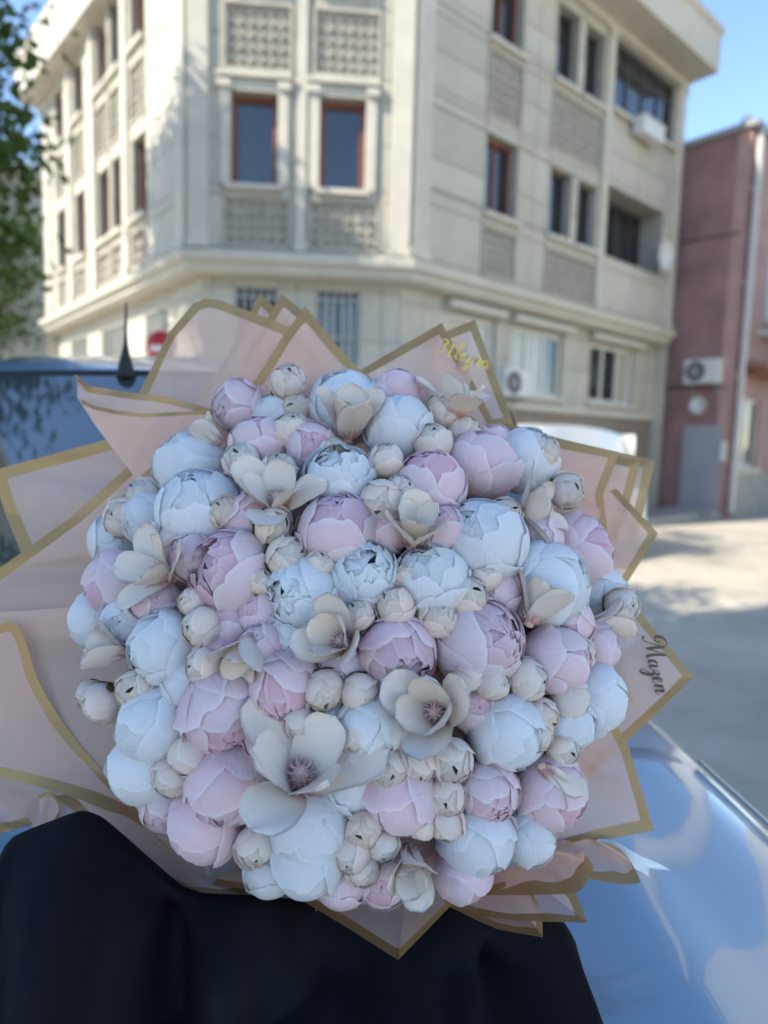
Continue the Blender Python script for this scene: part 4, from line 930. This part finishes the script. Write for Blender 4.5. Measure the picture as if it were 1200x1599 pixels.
# ------------------------------------------------------------------ wrapping paper
def resample(pts, n):
    d = [0]
    for a, b in zip(pts, pts[1:]): d.append(d[-1]+(b-a).length)
    out = []
    for k in range(n):
        s = d[-1]*k/(n-1); i = 0
        while i < len(pts)-2 and d[i+1] < s: i += 1
        t = (s-d[i])/max(1e-9, d[i+1]-d[i]); out.append(pts[i].lerp(pts[i+1], t))
    return out
def seg_dist(p, a, b):
    ab = b-a; t = max(0, min(1, (p-a).dot(ab)/max(1e-12, ab.dot(ab)))); return (p-(a+ab*t)).length
def smooth_pts(P, n=6):
    """Catmull-Rom through the points"""
    out = []
    for i in range(len(P)-1):
        p0, p1, p2, p3 = P[max(i-1, 0)], P[i], P[i+1], P[min(i+2, len(P)-1)]
        for k in range(n):
            t = k/n; out.append(.5*((2*p1)+(p2-p0)*t+(2*p0-5*p1+4*p2-p3)*t*t+(3*p1-p0-3*p2+p3)*t**3))
    out.append(P[-1]); return out
def sheet(outer, inner, gold=None, w=.0155, bulge=.012, seed=0, curve=False, nu=90, nv=40, extra=()):
    """outer: free edge (px, py, distance); inner: hidden edge near the stems; gold: index ranges of outer that carry the border"""
    O = [at_y(*p) for p in outer]; I = [at_y(*p) for p in inner]
    ranges = [(0, len(O)-1)] if gold is None else gold
    segs = []
    for a, b in ranges:
        pts = O[a:b+1]
        if curve: pts = smooth_pts(pts)
        segs += list(zip(pts, pts[1:]))
    for ex in extra:
        pts = smooth_pts([at_y(*p) for p in ex]); segs += list(zip(pts, pts[1:]))
    if curve: O = smooth_pts(O); I = smooth_pts(I)
    # keep corners of the outer edge exactly on a column
    Or = resample(O, nu)
    if not curve:
        for c in O:
            k = min(range(nu), key=lambda q: (Or[q]-c).length); Or[k] = c
    Ir = resample(I, nu); V = []; E = []; F = []
    for j in range(nv+1):
        t = (j/nv)**1.25
        for i in range(nu):
            p = Or[i].lerp(Ir[i], t); f = sin(pi*min(1, t*1.0))
            p = p + Vector((0, 1, 0))*(bulge*f*(.7+.5*n1(i/nu*3+t*.5, seed))+.003*n1(i/nu*5+t, seed+2)*min(1, t*4)+.0045*sin(i/nu*14+seed*2+2*t)*min(1, t*3)*(1-.5*t))
            V.append(tuple(p-BO))
    flat = [Or[i].lerp(Ir[i], (j/nv)**1.25) for j in range(nv+1) for i in range(nu)]
    if not segs: segs = [(Vector((9, 9, 9)), Vector((9, 9, 9.1)))]
    A = np.array([tuple(s[0]) for s in segs]); B = np.array([tuple(s[1]) for s in segs]); P = np.array([tuple(p) for p in flat])
    AB = B-A; L2 = np.maximum((AB**2).sum(1), 1e-12); dmin = np.full(len(P), 9.)
    for k in range(len(A)):
        t = np.clip(((P-A[k])@AB[k])/L2[k], 0, 1); q = A[k]+t[:, None]*AB[k]; dmin = np.minimum(dmin, np.linalg.norm(P-q, axis=1))
    for j in range(nv):
        for i in range(nu-1):
            a = j*nu+i; F.append((a, a+1, a+nu+1, a+nu))
    me = bpy.data.meshes.new('paper_sheet'); me.from_pydata(V, [], F); me.update(); me.polygons.foreach_set('use_smooth', [True]*len(F))
    at = me.attributes.new('edge', 'FLOAT', 'POINT'); at.data.foreach_set('value', np.clip(dmin/w*.5, 0, 1).astype(np.float32))
    return link('paper_sheet', me, BQ, M['paper'])
# top, from the back forwards
sheet([(300, 640, 1.10), (352, 560, 1.11), (406, 458, 1.12), (450, 500, 1.11), (520, 600, 1.08)], [(330, 720, 1.0), (400, 720, 1.0), (440, 720, 1.0), (480, 720, 1.0), (520, 700, 1.0)], seed=1)
sheet([(380, 560, 1.09), (441, 459, 1.10), (490, 500, 1.09), (560, 590, 1.06)], [(400, 720, .99), (440, 720, .99), (500, 720, .99), (540, 700, .99)], seed=2)
sheet([(190, 668, 1.04), (221, 608, 1.05), (263, 520, 1.06), (303, 473, 1.065), (322, 466, 1.065), (342, 468, 1.065), (392, 487, 1.06), (450, 510, 1.05), (500, 560, 1.04)],
      [(250, 730, .97), (280, 740, .96), (310, 740, .96), (330, 740, .96), (350, 740, .96), (380, 740, .96), (420, 730, .96), (440, 720, .96), (470, 720, .96)], seed=3, bulge=.02)
sheet([(190, 765, .99), (262, 705, .99), (330, 640, 1.0), (400, 592, 1.01), (442, 525, 1.025), (477, 478, 1.03), (525, 538, 1.02), (565, 580, 1.01), (640, 625, .99)],
      [(260, 800, .93), (300, 790, .93), (350, 780, .93), (420, 760, .93), (460, 740, .93), (500, 730, .94), (540, 720, .94), (580, 710, .94), (630, 700, .94)], seed=4, bulge=.016)
sheet([(118, 584, .955), (140, 603, .955), (200, 612, .955), (262, 620, .955), (338, 640, .96)], [(120, 620, .95), (158, 675, .94), (213, 750, .925), (275, 696, .94), (337, 643, .958)], seed=31, w=.0095, bulge=.003)
sheet([(124, 622, .938), (150, 634, .938), (182, 641, .938), (225, 646, .94), (325, 641, .948)], [(130, 634, .936), (160, 676, .928), (213, 749, .914), (270, 698, .928), (326, 646, .946)], seed=32, w=.0055, bulge=.002)
T1 = sheet([(560, 580, 1.03), (600, 556, 1.03), (690, 504, 1.035), (722, 562, 1.03), (775, 665, 1.0)], [(580, 680, .95), (620, 690, .95), (680, 690, .95), (710, 690, .95), (740, 700, .95)], seed=5, bulge=.006)
T2 = sheet([(660, 532, 1.05), (742, 499, 1.055), (770, 575, 1.045), (804, 666, 1.03), (760, 672, 1.0)], [(680, 660, .97), (700, 680, .97), (720, 690, .97), (740, 700, .97), (750, 700, .97)], gold=[(0, 4)], seed=6, bulge=.006)
# right-hand side
sheet([(790, 660, 1.02), (880, 686, 1.02), (1023, 719, 1.02), (1010, 775, 1.01), (985, 890, .98)], [(780, 720, .95), (820, 760, .95), (860, 800, .95), (880, 840, .94), (900, 880, .92)], seed=7, w=.017)
sheet([(780, 668, 1.0), (900, 698, 1.0), (1000, 720, 1.0), (980, 800, .985), (935, 905, .96)], [(770, 720, .94), (820, 760, .94), (850, 800, .94), (870, 840, .93), (880, 880, .92)], seed=8, w=.015)
sheet([(780, 672, .975), (880, 690, .975), (968, 706, .975), (942, 772, .965), (952, 850, .95), (930, 915, .93)], [(770, 730, .93), (820, 770, .93), (850, 800, .93), (860, 840, .92), (870, 870, .91), (880, 900, .9)], seed=9, w=.012, bulge=.02)
sheet([(960, 760, .985), (1028, 833, .975), (975, 918, .95), (930, 960, .93)], [(880, 800, .93), (880, 850, .93), (890, 890, .92), (890, 930, .9)], seed=10, w=.012)
Q = sheet([(900, 850, .955), (985, 938, .945), (1084, 1056, .93), (1030, 1110, .915), (940, 1195, .89), (880, 1250, .87)], [(850, 900, .89), (860, 960, .88), (860, 1020, .87), (850, 1080, .86), (840, 1140, .85), (830, 1200, .84)], seed=11, w=.0145, bulge=.006)
sheet([(940, 1090, .90), (982, 1165, .885), (1022, 1297, .86), (940, 1312, .85), (860, 1330, .84)], [(860, 1080, .86), (860, 1140, .855), (850, 1200, .85), (830, 1230, .84), (810, 1260, .83)], seed=12, w=.0145, bulge=.008)
# left-hand side
sheet([(300, 660, 1.0), (165, 687, 1.0), (60, 715, .99), (-12, 735, .985), (8, 800, .98), (40, 880, .96)], [(300, 800, .975), (270, 800, .975), (240, 810, .975), (220, 820, .975), (210, 840, .97), (200, 860, .965)], seed=13, w=.0175)
sheet([(260, 655, .97), (205, 724, .965), (110, 808, .95), (-10, 894, .93), (-60, 930, .92), (-60, 1000, .90)], [(330, 740, .90), (310, 800, .90), (280, 850, .90), (260, 900, .89), (250, 950, .88), (250, 1000, .88)], seed=14, w=.0165, gold=[(0, 4)], bulge=.02)
sheet([(-70, 960, .895), (-70, 1100, .86), (-40, 1240, .83), (120, 1330, .82), (300, 1420, .80)], [(230, 940, .875), (230, 1040, .86), (240, 1120, .84), (280, 1200, .82), (340, 1300, .80)], gold=[(0, 0)], seed=15, bulge=.0, extra=())
sheet([(-40, 990, .862), (-5, 976, .862), (22, 972, .862), (40, 1000, .858), (58, 1058, .85), (92, 1118, .842), (140, 1180, .832), (190, 1236, .822), (235, 1290, .812), (290, 1350, .80), (345, 1386, .79), (430, 1398, .775)],
      [(-90, 1140, .82), (-80, 1160, .82), (-70, 1180, .82), (-50, 1195, .815), (-20, 1208, .812), (20, 1218, .808), (62, 1230, .805), (115, 1246, .80), (165, 1264, .795), (215, 1282, .79), (290, 1360, .785), (400, 1408, .77)],
      seed=16, curve=True, w=.0125, bulge=.006, extra=[[(-50, 1203, .815), (20, 1218, .808), (62, 1230, .805), (115, 1246, .80), (165, 1264, .795), (215, 1282, .79)]])
sheet([(-40, 1215, .84), (30, 1228, .84), (64, 1238, .84), (54, 1287, .825), (-5, 1303, .82), (-50, 1310, .82)], [(-50, 1240, .83), (-30, 1245, .83), (-10, 1250, .83), (-20, 1260, .825), (-30, 1270, .82), (-50, 1290, .82)], seed=17, w=.012, bulge=.002)
sheet([(60, 1240, .83), (80, 1236, .828), (97, 1256, .82), (84, 1290, .80), (120, 1330, .79)], [(70, 1320, .80), (80, 1325, .80), (90, 1330, .80), (100, 1335, .79), (110, 1340, .79)], seed=18, w=.006, curve=True, bulge=.002)
sheet([(85, 1243, .812), (110, 1262, .806), (150, 1300, .80), (205, 1350, .79), (262, 1384, .775), (295, 1400, .765), (350, 1398, .76), (440, 1392, .755)], [(130, 1244, .81), (160, 1255, .808), (200, 1265, .805), (240, 1290, .80), (300, 1330, .79), (340, 1360, .785), (380, 1370, .78), (440, 1370, .77)], seed=19, w=.009, bulge=.004, gold=[(0, 2), (4, 7)])
# bottom
sheet([(330, 1382, .715), (440, 1394, .705), (468, 1404, .70), (540, 1447, .685), (622, 1499, .67), (665, 1455, .68), (712, 1406, .695), (790, 1385, .71)],
      [(400, 1330, .80), (450, 1335, .80), (480, 1335, .80), (560, 1340, .80), (620, 1340, .80), (680, 1335, .80), (730, 1330, .80), (790, 1320, .80)], seed=20, w=.0115, bulge=.004)
sheet([(700, 1415, .712), (747, 1438, .708), (777, 1451, .705), (848, 1464, .705), (847, 1425, .72), (830, 1390, .74)], [(720, 1370, .79), (740, 1370, .79), (760, 1370, .79), (780, 1370, .79), (790, 1370, .79), (800, 1370, .79)], seed=21, w=.010, bulge=.003)
sheet([(690, 1405, .705), (745, 1430, .70), (813, 1438, .70), (918, 1441, .705), (900, 1395, .73), (880, 1370, .76)], [(730, 1350, .79), (750, 1350, .79), (780, 1350, .79), (810, 1350, .79), (820, 1350, .79), (830, 1350, .79)], seed=22, w=.0105, bulge=.003, gold=[(0, 5)])
sheet([(745, 1398, .71), (850, 1397, .70), (903, 1392, .70), (922, 1368, .71), (928, 1353, .715)], [(770, 1385, .74), (800, 1362, .755), (843, 1337, .765), (880, 1334, .76), (910, 1340, .74)], seed=23, curve=True, w=.010, bulge=.03)
sheet([(745, 1400, .745), (800, 1362, .76), (843, 1335, .77), (893, 1333, .765), (928, 1353, .718)], [(780, 1400, .75), (830, 1385, .76), (870, 1375, .765), (900, 1370, .75), (920, 1362, .722)], seed=25, curve=True, w=.004, bulge=.02, gold=[(0, 2)])
sheet([(860, 1352, .78), (920, 1372, .77), (975, 1381, .77), (1001, 1378, .775)], [(850, 1330, .82), (900, 1312, .83), (955, 1322, .82), (985, 1345, .80)], seed=24, curve=True, w=.008, bulge=.03)
sheet([(850, 1332, .825), (900, 1311, .835), (958, 1321, .825), (985, 1345, .81), (1001, 1378, .78)], [(870, 1340, .82), (910, 1345, .82), (940, 1348, .815), (965, 1360, .80), (985, 1372, .785)], seed=26, curve=True, w=.008, bulge=.01)
def ribbon():
    a = [(930, 1312, .845), (965, 1316, .835), (1005, 1338, .825), (1048, 1360, .82)]; b = [(925, 1338, .845), (955, 1340, .835), (990, 1356, .825), (1017, 1373, .82)]
    A = smooth_pts([at_y(*p) for p in a]); B = smooth_pts([at_y(*p) for p in b])
    n = len(A); m = MB(); rows = []
    for t in (0, .25, .5, .75, 1):
        rows.append([(A[i].lerp(B[i], t)+Vector((0, .004*sin(i*.5), 0)) - (A[-1]-A[-4])*(max(0, (i-n+4)/3)*(1-abs(2*t-1))*.9 if i > n-4 else 0))-BO for i in range(n)])
    m.grid(rows); m.build('ribbon_tail', M['ribbon'], BQ)
    c = EC-EN*.27; m = MB(); m.lathe([(.075, -.03), (.08, -.01), (.08, .01), (.075, .03)], lambda x, y, z: c+EX*x+ET*y*.8-EN*z-BO, 20); m.build('ribbon_band', M['ribbon'], BQ)
ribbon()
# cone of paper gathered round the stems behind the flowers
def cone():
    rows = []
    for j in range(9):
        t = j/8; R = .30*(1-t)+.08*t
        rows.append([EC-EN*(.02+.25*t)+EX*(R*(1+.05*sin(i*2.2))*cos(2*pi*i/48))+ET*(R*(1+.05*sin(i*2.2))*sin(2*pi*i/48))-BO for i in range(48)])
    for t in (1, 2):
        rows.append([EC-EN*(.27+.07*t)+EX*((.08+.035*t)*(1+.08*sin(i*2.2))*cos(2*pi*i/48))+ET*((.07+.02*t)*(1+.08*sin(i*2.2))*sin(2*pi*i/48))-BO for i in range(48)])
    m = MB(); m.grid(rows, closed_u=True); me = m.mesh('paper_cone'); at = me.attributes.new('edge', 'FLOAT', 'POINT'); at.data.foreach_set('value', np.ones(len(me.vertices), dtype=np.float32))
    link('paper_cone', me, BQ, M['paper'])
cone()

# ------------------------------------------------------------------ printed names in script
def lettering(strokes, ox, oy, size, angle, depth, mt, parent, name, slant=.25, thick=1.0):
    ca, sa = cos(radians(angle)), sin(radians(angle)); m = MB()
    for st in strokes:
        P = smooth_pts([Vector((a+slant*b, b, 0)) for a, b in st], 8)
        L_, R_ = [], []
        for i, p in enumerate(P):
            t = (P[min(i+1, len(P)-1)]-P[max(i-1, 0)]).normalized(); nrm_ = Vector((-t.y, t.x, 0))
            w = (.055+.10*max(0, -t.y)**1.2)*thick*(.55+.45*sin(pi*min(1, max(0, i/(len(P)-1)))))
            for q, out in ((p+nrm_*w, L_), (p-nrm_*w, R_)):
                X = ox+size*(q.x*ca-q.y*sa); Y_ = oy-size*(q.x*sa+q.y*ca)
                out.append(at_y(X, Y_, depth(X, Y_))-BO)
        m.grid([L_, R_], smooth=False)
    return m.build(name, mt, parent)
ALE = [[(-.9, .25), (-.5, .05), (0, .35), (.5, 1.3), (1.05, 2.3)], [(1.05, 2.3), (1.0, 1.2), (1.1, .2), (1.4, 0), (1.75, .3)], [(-.5, 1.1), (-.95, 1.6), (-.5, 2.2), (.1, 1.9), (-.05, 1.3), (.5, .95), (1.3, 1.0)],
       [(1.75, .3), (2.2, 1.2), (2.4, 2.1), (2.2, 2.3), (2.05, 1.6), (2.05, .4), (2.35, 0), (2.7, .3)], [(2.7, .3), (3.1, .6), (3.2, .95), (2.95, 1), (2.75, .6), (2.85, .1), (3.15, 0), (3.5, .4)],
       [(3.5, .4), (3.65, 1), (3.65, .3), (3.9, .05), (4.2, .4), (4.4, 1)], [(4.4, 1), (4.3, 0), (4.1, -.9), (3.8, -1.2), (3.7, -.9), (4.2, -.2), (4.7, .3)],
       [(4.7, .3), (4.9, 1), (4.85, 0)], [(4.85, 0), (5.05, .7), (5.35, 1), (5.5, .8), (5.45, .2), (5.65, 0), (5.95, .35)], [(6.5, .85), (6.2, 1), (5.9, .6), (6.0, .1), (6.3, .1), (6.55, .8)], [(6.6, 1), (6.5, .3), (6.7, 0), (7.1, .3)]]
MAZ = [[(-.5, .3), (-.2, 0), (.15, .3), (.5, 1.3), (.8, 2.2)], [(.8, 2.2), (.85, 1.2), (.95, .1)], [(.95, .1), (1.3, 1.2), (1.75, 2.2)], [(1.75, 2.2), (1.7, 1), (1.85, .1), (2.1, 0), (2.4, .3)], [(.8, 2.2), (.3, 2.6), (-.3, 2.3), (-.45, 1.6), (0, 1.35), (.2, 1.75), (-.05, 1.95)],
       [(3.0, .85), (2.7, 1), (2.4, .6), (2.5, .1), (2.8, .1), (3.05, .8)], [(3.1, 1), (3.0, .3), (3.2, 0), (3.45, .35)],
       [(3.45, .35), (3.7, .95), (4.0, .85), (3.95, .5), (3.65, .35), (4.0, .15), (3.95, -.6), (3.65, -1.15), (3.4, -.85), (3.9, -.05), (4.4, .3)], [(4.4, .3), (4.8, .6), (4.9, .95), (4.65, 1), (4.45, .6), (4.55, .1), (4.85, 0), (5.2, .35)],
       [(5.2, .35), (5.4, 1), (5.35, 0)], [(5.35, 0), (5.55, .7), (5.85, 1), (6.0, .8), (5.95, .2), (6.15, 0), (6.5, .35)]]
lettering(ALE, 688, 553, 11.2, -17, lambda X, Y: 1.002, M['goldink'], T1, 'lettering', thick=1.2)
lettering(MAZ, 1004, 1000, 13.6, -76, lambda X, Y: .905, M['darkink'], Q, 'lettering', thick=1.25)
